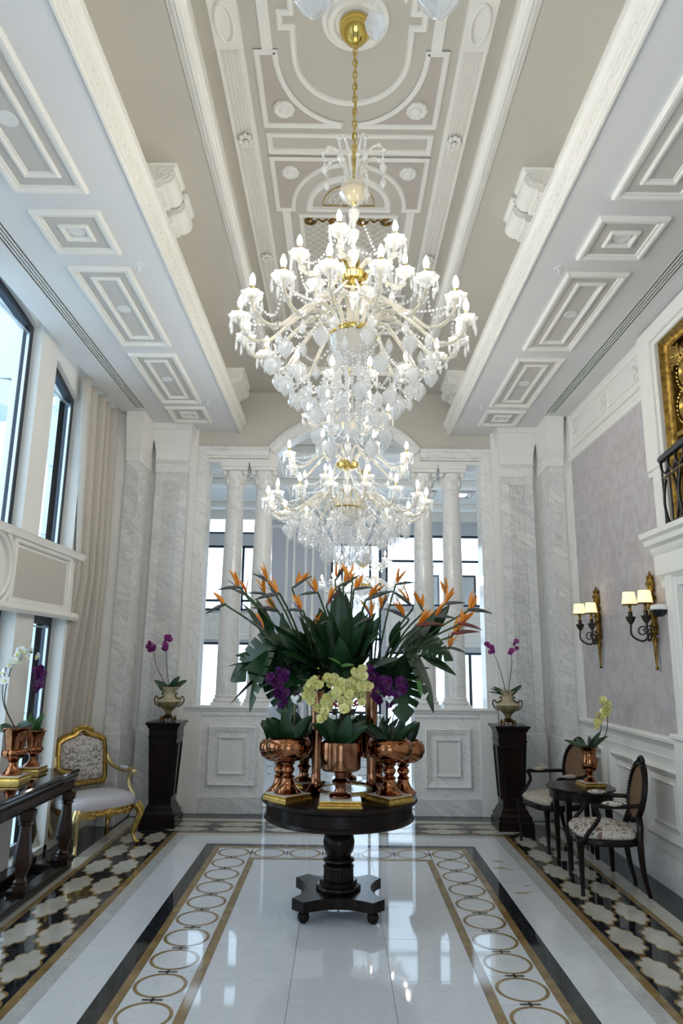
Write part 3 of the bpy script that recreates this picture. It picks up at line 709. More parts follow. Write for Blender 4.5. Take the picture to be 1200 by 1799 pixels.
# balcony railing: a thing
br = thing('balcony_railing', 'black wrought iron balcony railing with looped bars over white cornice', 'railing', (2.56, 4.2, 2.80))
def bow(t): return -.10*cos(t*pi/2.4)
def rl(z, r): return [(bow(t), t, z) for t in [-1.1+2.2*j/24 for j in range(25)]]
MB().tube(rl(.56,0), .03, 8).build('handrail', M['iron'], br); MB().tube(rl(.02,0), .015, 6).build('bottom_rail', M['iron'], br); MB().tube(rl(.40,0), .012, 6).build('mid_rail', M['antique'], br)
for k in range(14):
    y = -1.02+.157*k; x = bow(y)
    MB().tube([(x+.012, y+.078, .02), (x+.012, y+.078, .54)], .008, 6).build('upright_bar', M['iron'], br)
    MB().tube([(x, y+.055*sin(q*pi/8)*(1 if k % 2 else -1), .02+.36*q/8) for q in range(9)], .011, 5).build('loop_bar', M['iron'], br)
    MB().tube([(x, y+.07*cos(pi*q/8), .54-.11*sin(pi*q/8)) for q in range(9)], .010, 5).build('swag_bar', M['iron'], br)
    MB().ball((x, y, .40), .013, 8, 5).build('knob', M['brass'], br)
# ================================================================== LEFT WINDOW WALL
WIN = ((6.07, 6.76), (4.35, 5.73), (3.32, 4.01), (1.2, 1.9), (-.6, .8))
def head(y): return 4.78-.0 if y < 4.6 else 4.80-.083*(y-4.5)**2.0
wl = MB()
ed = sorted([e for w in WIN for e in w])
segs = [(ed[-1], 8.5)]+[(WIN[i+1][1], WIN[i][0]) for i in range(len(WIN)-1)]+[(-3.6, WIN[-1][0])]
for y0, y1 in segs:
    if y1-y0 < .6: wl.box(-3.0, -2.76, y0, y1, 2.74, 4.9)
    elif y1 > 8: wl.box(-3.0, -2.93, y0, y1, 0, 4.9)
    else: wl.box(-3.0, -2.69, y0, y1, 2.74, 4.9)
    if y1 < 8: wl.box(-3.0, -2.72, y0, y1, 0, 2.12)
wl.box(-3.0, -2.69, -3.6, 6.80, 2.12, 2.74).box(-3.0, -2.72, -3.6, 8.5, -.05, .06).box(-3.0, -2.72, 6.76, 6.83, 0, 4.9)
wl = struct(wl.build('wall_left', M['white'], ang=0))
# plaster over the arched heads
mm = MB()
for y0, y1 in WIN:
    n = 10
    for i in range(n):
        a, b = y0+(y1-y0)*i/n, y0+(y1-y0)*(i+1)/n
        mm.prism([(a, head(a)), (b, head(b)), (b, 4.95), (a, 4.95)], 'x', -2.99, -2.80)
mm.box(-3.0, -2.69, -3.6, 8.5, 4.90, 5.0)
mm.build('window_head', M['white'], wl, 0)
mL = lambda u, v, h: (-2.69+h, u, v)
flip = lambda p: p[::-1]
for y0, y1 in ((5.52,6.62), (3.4,4.6)):
    MB().frame(PO, flip(rect(y0, y1, 2.20, 2.66)), mL).build('spandrel_moulding', M['moulding'], wl)
    MB().box(-2.692, -2.684, y0+.04, y1-.04, 2.23, 2.63).build('spandrel_field', M['tan'], wl, 0)
MB().prism([(-2.69,2.68),(-2.64,2.70),(-2.63,2.74),(-2.62,2.76),(-2.69,2.76)], 'y', -3.5, 6.9).build('window_sill', M['moulding'], wl)
MB().prism([(-2.69,2.12),(-2.66,2.10),(-2.64,2.13),(-2.66,2.17),(-2.69,2.18)], 'y', -3.5, 6.9).build('spandrel_cornice', M['moulding'], wl)
for r in (.30, .24): MB().frame([(0,0),(0,.03),(.02,.045),(.04,.02),(.045,0)], [(5.16+r*cos(-2*pi*j/36), 2.43+r*sin(-2*pi*j/36)) for j in range(36)], mL).build('medallion_ring', M['moulding'], wl)
FP = [(0,-.03),(0,.03),(.07,.03),(.07,-.03)]
for wi, (y0, y1) in enumerate(WIN):
    for lv in (0, 1):
        if lv: pts = [(y0,2.74),(y1,2.74),(y1,head(y1))]+[(y1+(y0-y1)*i/8, head(y1+(y0-y1)*i/8)) for i in range(1, 8)]+[(y0,head(y0))]
        else: pts = rect(y0, y1, .06, 2.12)
        w = struct(MB().frame(FP, pts, lambda u, v, h: (-2.88+h, u, v)).build('window_%d' % (wi*2+lv+1), M['frame'], ang=30))
        g = MB(); n = len(pts); g.add([(-2.88, u, v) for u, v in pts], [tuple(range(n))]); g.build('pane', M['pane'], w, 0)
        MB().frame([(0,-.012),(0,.012),(.012,.012),(.012,-.012)], [(u, v) for u, v in (rect(y0+.075, y1-.075, pts[0][1]+.075, min(q[1] for q in pts[2:])-.09))], lambda u, v, h: (-2.855+h, u, v)).build('glazing_bead', pm('aluminium_bead', (.5,.55,.6), .3, .8) if 'aluminium_bead' not in bpy.data.materials else bpy.data.materials['aluminium_bead'], w)
# ================================================================== FRONT WALL (behind the camera, unseen glazed entrance added to let daylight in)
wf = struct(MB().box(-3.05, -1.3, -3.6, -3.5, 0, 3.0).box(1.3, 2.9, -3.6, -3.5, 0, 3.0).box(-3.05, 2.9, -3.6, -3.5, 3.0, 6.0).build('wall_front', M['white'], ang=0))
dr = struct(MB().frame(FP, rect(-1.3, 1.3, 0, 3.0), lambda u, v, h: (u, -3.55+h, v)).build('added_door_1', M['frame']))
for x in (0,): MB().box(x-.03, x+.03, -3.58, -3.52, .07, 2.93).build('mullion', M['frame'], dr, 0)
MB().add([(-1.3,-3.55,0),(1.3,-3.55,0),(1.3,-3.55,3.0),(-1.3,-3.55,3.0)], [(0,1,2,3)]).build('pane', M['pane'], dr, 0)
# ================================================================== FAR ROOM beyond the marble screen
fl2 = struct(MB().box(-3.7, 3.7, 8.9, 15.2, -.12, -.012).build('floor', M['floor_grout']))
for i in range(9):
    for j in range(8):
        x0, y0 = -3.6+.8*i, 8.9+.8*j
        MB().bev(x0+.002, x0+.798, y0+.002, min(15.1, y0+.798), -.012, 0, .001).build('floor_tile', M['floor_white'], fl2, 0)
dm = MB().box(-.12, .12, -.03, .03, -.001, .0014).mesh('inlay_dash', M['floor_black'], 0)
for i in range(8):
    for j in range(1, 8): obj('inlay_dash', dm, fl2, (-2.8+.8*i, 8.9+.8*j, 0))
c2 = struct(MB().box(-3.7, 3.7, 8.66, 15.2, 5.0, 5.1).build('ceiling', M['soffit'], ang=0))
for y in (10.2, 12.2, 14.1):
    MB().bev(-3.6, 3.6, y-.12, y+.12, 4.86, 5.0, .02).build('ceiling_beam', M['white'], c2, 0)
for x0, x1 in ((-3.3,-1.3), (-1.1,1.1), (1.3,3.3)):
    for y0, y1 in ((8.9,10.0), (10.4,12.0), (12.4,13.9)):
        MB().frame(PO, rect(x0, x1, y0, y1), lambda u, v, h: (u, v, 5.0-h)).build('panel_moulding', M['moulding'], c2)
W2 = MB().box(-3.7, -3.3, 15.0, 15.2, 0, 5.0).box(-1.7, -.25, 15.0, 15.2, 0, 5.0).box(.86, .96, 15.0, 15.2, 0, 5.0).box(3.35, 3.7, 15.0, 15.2, 0, 5.0)
W2.box(-3.3, -1.7, 15.0, 15.2, 2.1, 2.78).box(-3.3, -1.7, 15.0, 15.2, 4.22, 4.48).box(-3.3, -1.7, 15.0, 15.2, 0, .2).box(-.25, .86, 15.0, 15.2, 0, .62).box(-.25, .86, 15.0, 15.2, 4.3, 5.0)
W2.box(.96, 3.35, 15.0, 15.2, 4.5, 5.0).box(.96, 3.35, 15.0, 15.2, 1.94, 2.92).box(.96, 3.35, 15.0, 15.2, 0, .25)
w2 = struct(W2.build('wall_back', M['bluewall'], ang=0))
struct(MB().box(-3.7, -3.6, 8.7, 15.1, 0, 5.0).build('wall_left', M['white'], ang=0)); struct(MB().box(3.6, 3.7, 8.7, 15.1, 0, 5.0).build('wall_right', M['white'], ang=0))
mW = lambda u, v, h: (u, 15.0-h, v)
for x0, x1 in ((-1.62,-1.2), (-1.1,-.78), (-.68,-.34)):
    MB().frame(PO, rect(x0, x1, 1.0, 4.7), mW).build('panel_moulding', M['moulding'], w2)
    MB().frame(PO, rect(x0, x1, .2, .85), mW).build('panel_moulding', M['moulding'], w2)
MB().box(-3.3, 3.35, 14.93, 15.0, 4.8, 5.0).build('cornice', M['white'], w2, 0)
for x0, x1, z0, z1 in ((.96,3.35,2.05,2.80), (-3.25,-1.75,2.16,2.72)):
    MB().bev(x0, x1, 14.97, 15.01, z0, z1, .01).build('spandrel_board', M['white'], w2, 0)
    MB().frame(PO, rect(x0+.1, x1-.1, z0+.08, z1-.08), lambda u, v, h: (u, 14.97-h, v)).build('spandrel_moulding', M['moulding'], w2)
MB().frame(PO, [(-2.62+.24*cos(2*pi*j/32), 2.44+.24*sin(2*pi*j/32)) for j in range(32)], lambda u, v, h: (u, 14.97-h, v)).build('medallion_ring', M['moulding'], w2)
ws = thing('window_seat', 'low white panelled window seat at the far end of the next room', 'bench', (.3, 14.78, 0))
MB().bev(-.55, .56, -.12, .16, 0, .60, .01).build('seat_box', M['white'], ws, 0); MB().bev(-.60, .60, -.16, .165, .60, .64, .01).build('seat_top', M['white'], ws, 0)
MB().box(-3.3, -.35, 14.96, 15.0, 0, .06).box(.95, 3.35, 14.96, 15.0, 0, .06).build('dark_skirting', M['wood'], w2, 0)
n = 21
for x0, x1, z0, z1, mx, mz in ((-3.3,-1.7,4.48,5.0,(-2.5,),()), (-3.3,-1.7,2.78,4.22,(-2.2,),(3.0,)), (-3.3,-1.7,.2,2.1,(-2.5,),()), (-.25,.86,.64,4.3,(.0,.62),(2.2,3.2)),
                               (.96,3.35,2.92,4.5,(1.75,2.55),(3.92,)), (.96,3.35,.25,1.94,(1.75,2.55),())):
    w = struct(MB().frame([(0,-.03),(0,.03),(.05,.03),(.05,-.03)], rect(x0, x1, z0, z1), lambda u, v, h: (u, 15.08-h, v)).build('window_%d' % n, M['frame'])); n += 1
    for x in mx: MB().box(x-.025, x+.025, 15.05, 15.11, z0, z1).build('mullion', M['frame'], w, 0)
    for z in mz: MB().box(x0, x1, 15.05, 15.11, z-.025, z+.025).build('transom', M['frame'], w, 0)
    MB().add([(x0,15.08,z0),(x1,15.08,z0),(x1,15.08,z1),(x0,15.08,z1)], [(0,1,2,3)]).build('pane', M['pane'], w, 0)
for x, y in ((1.6,14.5), (2.35,14.5)):
    g = thing('ceiling_panel_light', 'square lit ceiling fixture in the far room, %s of the two' % ('left' if x < 2 else 'right'), 'ceiling light', (x, 13.2, 4.99))
    MB().frame([(0,0),(0,.03),(.06,.03),(.06,0)], rect(-.22,.22,-.3,.3), lambda u, v, h: (u, v, -h)).build('frame', M['recess'], g); MB().box(-.08, .08, -.12, .12, -.012, -.002).build('lens', M['panel_light'], g, 0)
# framed board with a lantern seen through the far right window, and planters on the sill
for x, w_ in ((1.98, .46), (2.86, .36)):
    g = thing('notice_board', 'grey board in a black frame behind the far window, %s marble column' % ('left of the outer' if x < 2.5 else 'right of the outer'), 'board', (x, 15.5, 2.9))
    MB().box(-w_/2, w_/2, -.02, .02, .02, .75).build('board', M['recess'], g, 0)
    MB().frame([(0,-.03),(0,.03),(.04,.03),(.04,-.03)], rect(-w_/2, w_/2, 0, .77), lambda u, v, h: (u, h, v)).build('board_frame', M['iron'], g)
    MB().box(-.03, .03, -.02, .02, -3.05, .01).build('post', M['iron'], g, 0)
g = thing('lantern', 'dark carriage lantern on top of the grey framed board beyond the far window', 'lantern', (2.02, 15.5, 3.67))
MB().lathe([(.02,0),(.02,.05),(.06,.06),(.075,.2),(.03,.24),(.015,.30),(.001,.31)], 8).build('lantern_body', M['iron'], g); MB().lathe([(.10,.2),(.02,.235),(.02,.24),(.1,.205)], 8).build('lantern_roof', M['iron'], g)
random.seed(11)
for x, lab in ((-.12,'left'), (.24,'middle'), (.60,'right')):
    g = thing('red_plant', 'small red potted plant on the far white window seat, %s of three' % lab, 'plant', (x, 14.80, .64))
    MB().lathe([(.05,0),(.075,.10),(.08,.12),(.07,.12)], 12).build('pot', M['iron_br'], g)
    lf = MB()
    for k in range(26):
        a, r, z = random.random()*6.28, .12*random.random()**.5, .15+.22*random.random()
        lf.ball((r*cos(a), r*sin(a), z), .04, 5, 4, (1,1,.5))
    lf.build('blooms', M['redthing'], g)
# ================================================================== OUTSIDE the left windows
struct(MB().box(-14, -3.05, -8, 24, -.4, -.15).box(-3.05, 8, 15.25, 24, -.4, -.15).build('pavement', M['stone'], ang=0))
b = thing('stone_porch', 'pale stone porch with an arched opening outside the left windows', 'porch', (-3.1, 9.0, -.15))
MB().box(-.95, .0, 0, .8, 0, 7.5).build('pier', M['stone'], b, 0)
MB().box(-4.2, -3.0, 0, .8, 0, 7.5).build('pier', M['stone'], b, 0)
for i in range(12):
    a0, a1 = pi*i/12, pi*(i+1)/12; cx, r = -1.975, 1.03
    p = [(cx+r*cos(a0), 4.45+r*.9*sin(a0)), (cx+(r+.35)*cos(a0), 4.45+(r*.9+.35)*sin(a0)), (cx+(r+.35)*cos(a1), 4.45+(r*.9+.35)*sin(a1)), (cx+r*cos(a1), 4.45+r*.9*sin(a1))]
    MB().prism(p[::-1], 'y', -.04, .82).build('arch_stone', M['stone'], b, 0)
MB().box(-3.0, -.95, .05, .75, 5.75, 7.5).build('lintel', M['stone'], b, 0)
for z in (1.2, 2.4, 3.5, 4.5, 5.5): MB().bev(-.97, .0, -.03, .83, z, z+.03, .01).build('string_course', M['recess'], b, 0)
MB().bev(-.22, -.0, -.12, .02, 0, 7.4, .01).build('pilaster', M['stone'], b, 0)
# ================================================================== CENTRE TABLE
TX, TY, TZ = -.02, 5.37, .78
t = thing('pedestal_table', 'dark wooden round pedestal table in the middle of the marble floor', 'table', (TX, TY, 0))
MB().lathe([(.001,.745),(.55,.745),(.568,.75),(.575,.762),(.568,.775),(.55,.78),(.001,.78)], 64).build('table_top', M['wood'], t)
MB().lathe([(.46,.63),(.545,.63),(.553,.64),(.545,.65),(.535,.66),(.535,.735),(.55,.745),(.46,.745)], 64).build('apron', M['wood'], t)
MB().lathe([(.09,.63),(.10,.60),(.085,.56),(.085,.53),(.105,.51),(.115,.46),(.108,.41),(.088,.375),(.085,.365),(.112,.352),(.115,.338),(.10,.325),(.092,.318),(.11,.308),(.112,.296),(.10,.288)], 40).build('pedestal', M['wood'], t)
MB().lathe([(.106,.30),(.108,.205)], 96, fl=lambda a, z: -.035 if (int(round(a/(2*pi)*96)) % 4) < 2 else .01).build('fluted_drum', M['wood'], t, 20)
MB().lathe([(.125,.215),(.135,.205),(.135,.185),(.155,.178),(.162,.165),(.158,.15),(.10,.15)], 40).build('base_ring', M['wood'], t)
pl = []
for q in range(4):
    a = radians(45+90*q)
    e = [(-.055,.395),(.055,.395)]
    for u, v in e[::-1]: pl.append((v*cos(a)-u*sin(a), v*sin(a)+u*cos(a)))
    for k in range(1, 8):
        b = a+pi/2*(k/8); r = .365-.20*sin(pi*k/8)**.7; pl.append((r*cos(b), r*sin(b)))
pl2 = []
for q in range(4):
    a = radians(45+90*q); pl2 += [(.39*cos(a)+.06*sin(a), .39*sin(a)-.06*cos(a)), (.39*cos(a)-.06*sin(a), .39*sin(a)+.06*cos(a))]
    for k in range(1, 9):
        f = k/9; b = a+pi/2*f
        c0 = (.39*cos(a)-.06*sin(a), .39*sin(a)+.06*cos(a)); a2 = a+pi/2; c1 = (.39*cos(a2)+.06*sin(a2), .39*sin(a2)-.06*cos(a2))
        m_ = ((c0[0]+c1[0])/2*.45, (c0[1]+c1[1])/2*.45)
        pl2.append(((1-f)**2*c0[0]+2*f*(1-f)*m_[0]+f*f*c1[0], (1-f)**2*c0[1]+2*f*(1-f)*m_[1]+f*f*c1[1]))
MB().prism(pl2, 'z', .082, .152).build('platform', M['wood'], t, 30)
fm = MB().lathe([(.001,0),(.02,.002),(.036,.018),(.042,.04),(.036,.06),(.02,.07),(.025,.076),(.025,.084)], 20).mesh('bun_foot', M['wood'])
for q in range(4): obj('bun_foot', fm, t, (.335*cos(radians(45+90*q)), .335*sin(radians(45+90*q)), 0))
# cake stand
cs = thing('cake_stand', 'low round white stand with pierced silver gallery in the middle of the table', 'stand', (.03, 5.30, TZ))
MB().lathe([(.001,.05),(.175,.05),(.18,.055),(.001,.058)], 40).build('plate', M['whitegloss'], cs)
MB().lathe([(.185,.02),(.188,.028),(.186,.05),(.19,.058),(.183,.06),(.18,.02)], 72, fl=lambda a, z: .006*cos(36*a)).build('gallery', M['palegold'], cs)
MB().lathe([(.10,0),(.09,.01),(.05,.03),(.06,.05)], 24).build('foot', M['palegold'], cs)
# gilt plinths, goblets
def plinth(x, y, z, s, rz, label, h=.045, grp='gilt plinths'):
    g = thing('gilt_plinth', label, 'plinth', (x, y, z), rz, grp)
    def q(a, zz): return [(-a,-a,zz),(a,-a,zz),(a,a,zz),(-a,a,zz)]
    MB().rings([q(s,0), q(s,h*.25), q(s*.95,h*.35), q(s*.90,h*.6), q(s*.955,h*.8), q(s*.955,h*.97)]).build('moulded_edge', M['gold'], g, 15)
    MB().rings([q(s*.93,h*.97), q(s*.93,h)]).build('top_plate', M['whitegloss'], g, 0)
    return g
bowl_prof = [(.001,.205),(.02,.205),(.03,.212),(.10,.225),(.145,.255),(.165,.30),(.162,.345),(.14,.375),(.125,.383),(.12,.378),(.13,.35),(.13,.30),(.10,.26),(.001,.25)]
cyl_prof = [(.001,.17),(.05,.172),(.125,.178),(.14,.19),(.142,.21),(.142,.355),(.138,.368),(.13,.365),(.132,.355),(.132,.21),(.001,.20)]
stem_prof = [(.001,0),(.095,0),(.10,.006),(.088,.016),(.062,.04),(.045,.075),(.04,.10),(.05,.108),(.038,.118),(.03,.128),(.046,.15),(.046,.165),(.032,.185),(.045,.195),(.05,.207)]
stem2 = [(.001,0),(.075,0),(.08,.008),(.07,.022),(.042,.036),(.034,.06),(.04,.085),(.05,.10),(.06,.108),(.05,.115),(.036,.125),(.04,.15),(.045,.18)]
soil = pm('dark_moss', (.02,.025,.012), .9)
GB = [MB().lathe(bowl_prof, 48).mesh('bowl', M['copper']), MB().lathe(stem_prof, 40).mesh('stem', M['copper']), MB().lathe(cyl_prof, 48).mesh('bowl', M['copper_dk']), MB().lathe(stem2, 40).mesh('stem', M['copper_dk'])]
sm_ = [MB().lathe([(.001,.335),(.125,.335),(.125,.33)], 24).mesh('moss', soil), MB().lathe([(.001,.335),(.131,.335),(.131,.33)], 24).mesh('moss', soil)]
def goblet(x, y, kind, label, z):
    g = thing('goblet', label, 'goblet', (x, y, z), 0, 'copper goblets')
    obj('bowl', GB[2 if kind else 0], g); obj('stem', GB[3 if kind else 1], g); obj('moss', sm_[kind], g); return g
GP = [(-.39,5.17,0,45,'front left on the round table'), (-.015,5.03,1,0,'front centre, with yellow orchids'), (.335,5.16,0,40,'front right on the round table'), (-.47,5.47,0,0,'mostly behind the front left goblet'),
      (.46,5.46,0,0,'mostly behind the front right goblet'), (-.30,5.68,1,45,'at the rear left'), (.28,5.68,1,45,'at the rear right'), (.04,5.78,1,0,'at the rear centre')]
for x, y, kd, r, lab in GP:
    has = lab.startswith(('front', 'at the'))
    if has: plinth(x, y, TZ, .15 if kd and y < 5.1 else .125, radians(r), 'gold-edged square plinth on the round table, '+lab.split(', with')[0].replace(' on the round table',''))
    goblet(x, y, kd, ('copper mirrored cylinder goblet on the round table, ' if kd else 'copper mirrored goblet with rounded bowl, ')+lab, TZ+(.045 if has else 0))
# tall trumpet vases that hold the big arrangement
tv = MB().lathe([(.001,0),(.085,0),(.09,.008),(.06,.03),(.035,.07),(.032,.14),(.036,.3),(.046,.6),(.062,.82),(.08,.90),(.075,.90),(.055,.82),(.001,.70)], 32, fl=lambda a, z: .04*cos(10*a)).mesh('body', M['copper_dk'])
for x, y, lab in ((-.20,5.50,'left'), (.22,5.50,'right'), (.02,5.60,'middle')):
    g = thing('trumpet_vase', 'tall ribbed copper trumpet vase under the leaves, %s of three' % lab, 'vase', (x, y, TZ), 0, 'tall copper vases'); obj('body', tv, g); MB().lathe([(.074,.89),(.084,.90),(.084,.91),(.074,.905)], 24).build('lip', M['brass'], g)
# ================================================================== BLACK TAPERED PEDESTALS AND URNS
def pedestal(x, y, rz, label):
    g = thing('pedestal', label, 'pedestal', (x, y, 0), rz)
    def q(a, z): return [(-a,-a,z),(a,-a,z),(a,a,z),(-a,a,z)]
    MB().rings([q(.19,0),q(.19,.09),q(.175,.10),q(.175,.14),q(.15,.17),q(.14,.20),q(.125,.22),q(.122,.235)]).build('base', M['wood'], g, 15)
    MB().rings([q(.118,.235),q(.152,.90)]).build('shaft', M['wood'], g, 0)
    MB().rings([q(.158,.90),q(.16,.915),q(.152,.92),q(.155,1.0),q(.165,1.01),q(.17,1.03),q(.185,1.045),q(.19,1.05),q(.19,1.065),q(.185,1.07)]).build('cap', M['wood'], g, 15)
    for k in range(4):
        a = k*pi/2
        m = MB().frame([(0,0),(0,.008),(.008,.012),(.016,.004),(.018,0)], [(-.085,.30),(.085,.30),(.112,.85),(-.112,.85)], lambda u, v, h: (u, -(.118+(v-.235)/.665*.034)-h, v))
        o = m.build('panel_moulding', M['wood'], g); o.rotation_euler = (0,0,a)
    return g
pedestal(-1.93, 7.88, radians(0), 'tall black tapered pedestal on the left, beside the gilded armchair')
pedestal(1.86, 7.93, radians(0), 'tall black tapered pedestal on the right, behind the cane-backed chair')
def urn(x, y, z, label):
    g = thing('urn', label, 'urn', (x, y, z), 0, 'two-handled urns')
    MB().lathe([(.001,.0),(.001,.001),(.045,.115),(.05,.118),(.075,.14),(.115,.175),(.135,.205),(.138,.215),(.125,.222)], 36).build('belly', M['vase_olive'], g)
    MB().lathe([(.138,.212),(.13,.226),(.09,.24),(.065,.255),(.06,.285),(.07,.32),(.10,.355),(.118,.368),(.112,.370),(.09,.35),(.055,.30),(.001,.29)], 36).build('neck', M['vase_cream'], g)
    MB().lathe([(.03,.03),(.07,.032),(.075,.042),(.055,.058),(.035,.072),(.022,.085),(.03,.095),(.02,.105),(.04,.12)], 28).build('foot', M['antique'], g)
    for k in range(4):
        a = pi/4+k*pi/2; MB().tube([(.045*cos(a), .045*sin(a), .045),(.085*cos(a), .085*sin(a), .04),(.092*cos(a), .092*sin(a), .02),(.08*cos(a), .08*sin(a), .009)], [.014,.016,.014,.010], 8).build('paw', M['antique'], g)
    for s in (-1, 1):
        p = bez([(s*.10,0,.15),(s*.15,0,.19),(s*.165,0,.23),(s*.155,0,.26),(s*.135,0,.262),(s*.125,0,.245)], 5)+bez([(s*.13,0,.238),(s*.10,0,.245),(s*.07,0,.262),(s*.062,0,.285),(s*.075,0,.30),(s*.085,0,.287)], 5)
        MB().tube(p, .0075, 7).build('handle', M['antique'], g)
    return g
urn(-1.92, 7.86, 1.07, 'cream and olive two-handled urn on the left black pedestal'); urn(1.85, 7.90, 1.07, 'cream and olive two-handled urn on the right black pedestal')
# ================================================================== GILDED ARMCHAIR
gc = thing('armchair', 'gilded carved armchair with pale lilac seat and damask back, by the curtain', 'armchair', (-2.385, 7.06, 0), radians(49))
w, d = .33, .27
st = []
n = 40
def seat_out(t):
    c, s = cos(t), sin(t); e = .55
    return (w*1.04*abs(c)**e*(1 if c > 0 else -1), d*1.02*abs(s)**e*(1 if s > 0 else -1))
R = [[(*[q*k for q in seat_out(2*pi*j/n)], z) for j in range(n)] for k, z in ((.97,.335),(1.0,.36),(1.02,.40),(.99,.435),(.90,.455),(.65,.472),(.3,.478),(.02,.48))]
MB().rings(R).build('seat_cushion', M['fabric'], gc, 60)
ap = MB()
for i in range(n):
    a, b = seat_out(2*pi*i/n), seat_out(2*pi*(i+1)/n)
    def lo(p): return .30+.035*abs(sin(3*atan2(p[1]/d, p[0]/w)))-.02
    ap.add([(a[0]*.99,a[1]*.99,lo(a)),(b[0]*.99,b[1]*.99,lo(b)),(b[0]*1.0,b[1]*1.0,.36),(a[0]*1.0,a[1]*1.0,.36),(a[0]*.93,a[1]*.93,lo(a)),(b[0]*.93,b[1]*.93,lo(b)),(b[0]*.93,b[1]*.93,.36),(a[0]*.93,a[1]*.93,.36)], [(0,1,2,3),(5,4,7,6),(4,5,1,0),(3,2,6,7)])
ap.build('apron', M['gold'], gc, 60)
cv = MB()
for s in (-1, 1):
    for k in range(5): cv.ball((s*(.03+.045*k), -d*1.03, .325-.012*sin(k*1.2)), .028-.003*k, 8, 5, (1.3,.6,.8))
cv.ball((0,-d*1.05,.318), .045, 10, 6, (1,.6,1)); cv.build('front_carving', M['gold'], gc)
for sx in (-1, 1):
    for sy in (-1, 1):
        x, y = sx*w*.92, sy*d*.9; ox = sx*.02
        P = bez([(x,y,.36),(x+ox*1.6,y+sy*.03,.30),(x+ox*.8,y+sy*.015,.2),(x-ox*.3,y-sy*.01,.10),(x+ox*.2,y+sy*.01,.035),(x+ox*.9,y+sy*.03,.012)], 6)
        m = MB().tube(P, [.045-.028*min(1, i/len(P)*1.5)+(.008 if i > len(P)-4 else 0) for i in range(len(P))], 10)
        m.ball((x+ox*1.5,y+sy*.028,.31), .03, 8, 6); m.ball((x+ox,y+sy*.035,.02), .02, 8, 6)
        m.build('leg', M['palegold'] if sx < 0 else M['gold'], gc, 60)
def backp(u, v): return (u, .275+.10*(v-.46)/.6, v)
ob = [(-.25,.50),(.25,.50),(.275,.56),(.28,.80),(.27,.93),(.20,.975),(.10,1.0),(.05,1.045),(0,1.06),(-.05,1.045),(-.10,1.0),(-.20,.975),(-.27,.93),(-.28,.80),(-.275,.56)]
MB().frame([(0,-.03),(-.01,.0),(.01,.035),(.035,.04),(.05,.02),(.055,-.03)], ob, lambda u, v, h: (backp(u, v)[0], backp(u, v)[1]-h, v)).build('back_frame', M['gold'], gc, 50)
ib = [(-.205,.545),(.205,.545),(.228,.58),(.232,.80),(.222,.895),(.17,.93),(.08,.955),(0,.975),(-.08,.955),(-.17,.93),(-.222,.895),(-.232,.80),(-.228,.58)]
m = MB(); c = (0,.74); R = []
for k, h in ((1.0,.0),(1.0,.02),(.93,.038),(.6,.05),(.05,.055)): R.append([(c[0]+(u-c[0])*k, backp(0, c[1]+(v-c[1])*k)[1]-h, c[1]+(v-c[1])*k) for u, v in ib])
m.rings(R).build('back_pad', M['damask_s'], gc, 60)
R = [[(c[0]+(u-c[0])*k, backp(0, v)[1]+h, v) for u, v in ib] for k, h in ((1.03,.0),(1.03,.02))]; MB().rings(R).build('back_panel', M['fabric'], gc, 30)
cr = MB()
for k in range(9): cr.ball((-.10+.025*k, backp(0,1.0)[1]-.03, 1.02+.03*sin(pi*k/8)), .022, 8, 5, (1,.7,1.2))
cr.build('crest_carving', M['gold'], gc)
for s in (-1, 1):
    P = bez([(s*.275,.325,.78),(s*.30,.27,.69),(s*.325,.16,.645),(s*.335,.02,.64),(s*.345,-.07,.65),(s*.35,-.10,.635)], 6)
    MB().tube(P, .022, 9).ball((s*.35,-.10,.635), .03, 9, 6).build('arm', M['palegold'], gc, 60)
    P = bez([(s*.345,-.085,.635),(s*.335,-.04,.58),(s*.335,-.05,.50),(s*.345,-.11,.43),(s*.335,-.14,.37)], 6); MB().tube(P, [.024,.022]+[.02]*(len(P)-2), 9).build('arm_support', M['palegold'], gc, 60)
    MB().ball((s*.33,.06,.662), .045, 12, 6, (.55,1.7,.45)).build('arm_pad', M['fabric'], gc)
# ================================================================== CONSOLE TABLE (left)
cs = thing('console_table', 'dark carved console table with mirror-polished top in front of the lower window', 'table', (-2.495, 5.45, 0))
MB().bev(-.21, .215, -.9, .86, .765, .80, .012).build('table_top', M['polish'], cs, 30)
MB().rings([[(-a,-.68-a,z),(a,-.68-a,z),(a,.64+a,z),(-a,.64+a,z)] for a, z in ((.165,.63),(.17,.64),(.185,.68),(.188,.72),(.205,.745),(.20,.766))]).build('frieze', M['wood'], cs, 30)
for k in range(60): MB().bev(.176, .194, -.84+.0275*k, -.823+.0275*k, .655, .715, .004).build('gadroon', M['wood_red'], cs, 30)
lg = MB().lathe([(.06,.10),(.06,.125),(.045,.135),(.05,.15),(.038,.165),(.035,.18),(.05,.21),(.066,.27),(.064,.33),(.045,.45),(.04,.53),(.055,.54),(.045,.555),(.06,.57),(.07,.635)], 8).mesh('leg', M['wood_red'], 20)
for x in (-.15, .16):
    for y in (-.76, -.02, .76): obj('leg', lg, cs, (x, y, 0), (0,0,pi/8)); MB().bev(x-.07, x+.07, y-.07, y+.07, .06, .105, .006).build('leg_block', M['wood'], cs, 30)
for x in (-.15, .16): MB().bev(x-.05, x+.05, -.86, .86, 0, .07, .01).build('stretcher', M['wood'], cs, 30)
for y in (-.76, .76): MB().bev(-.15, .16, y-.06, y+.06, 0, .068, .01).build('stretcher', M['wood'], cs, 30)
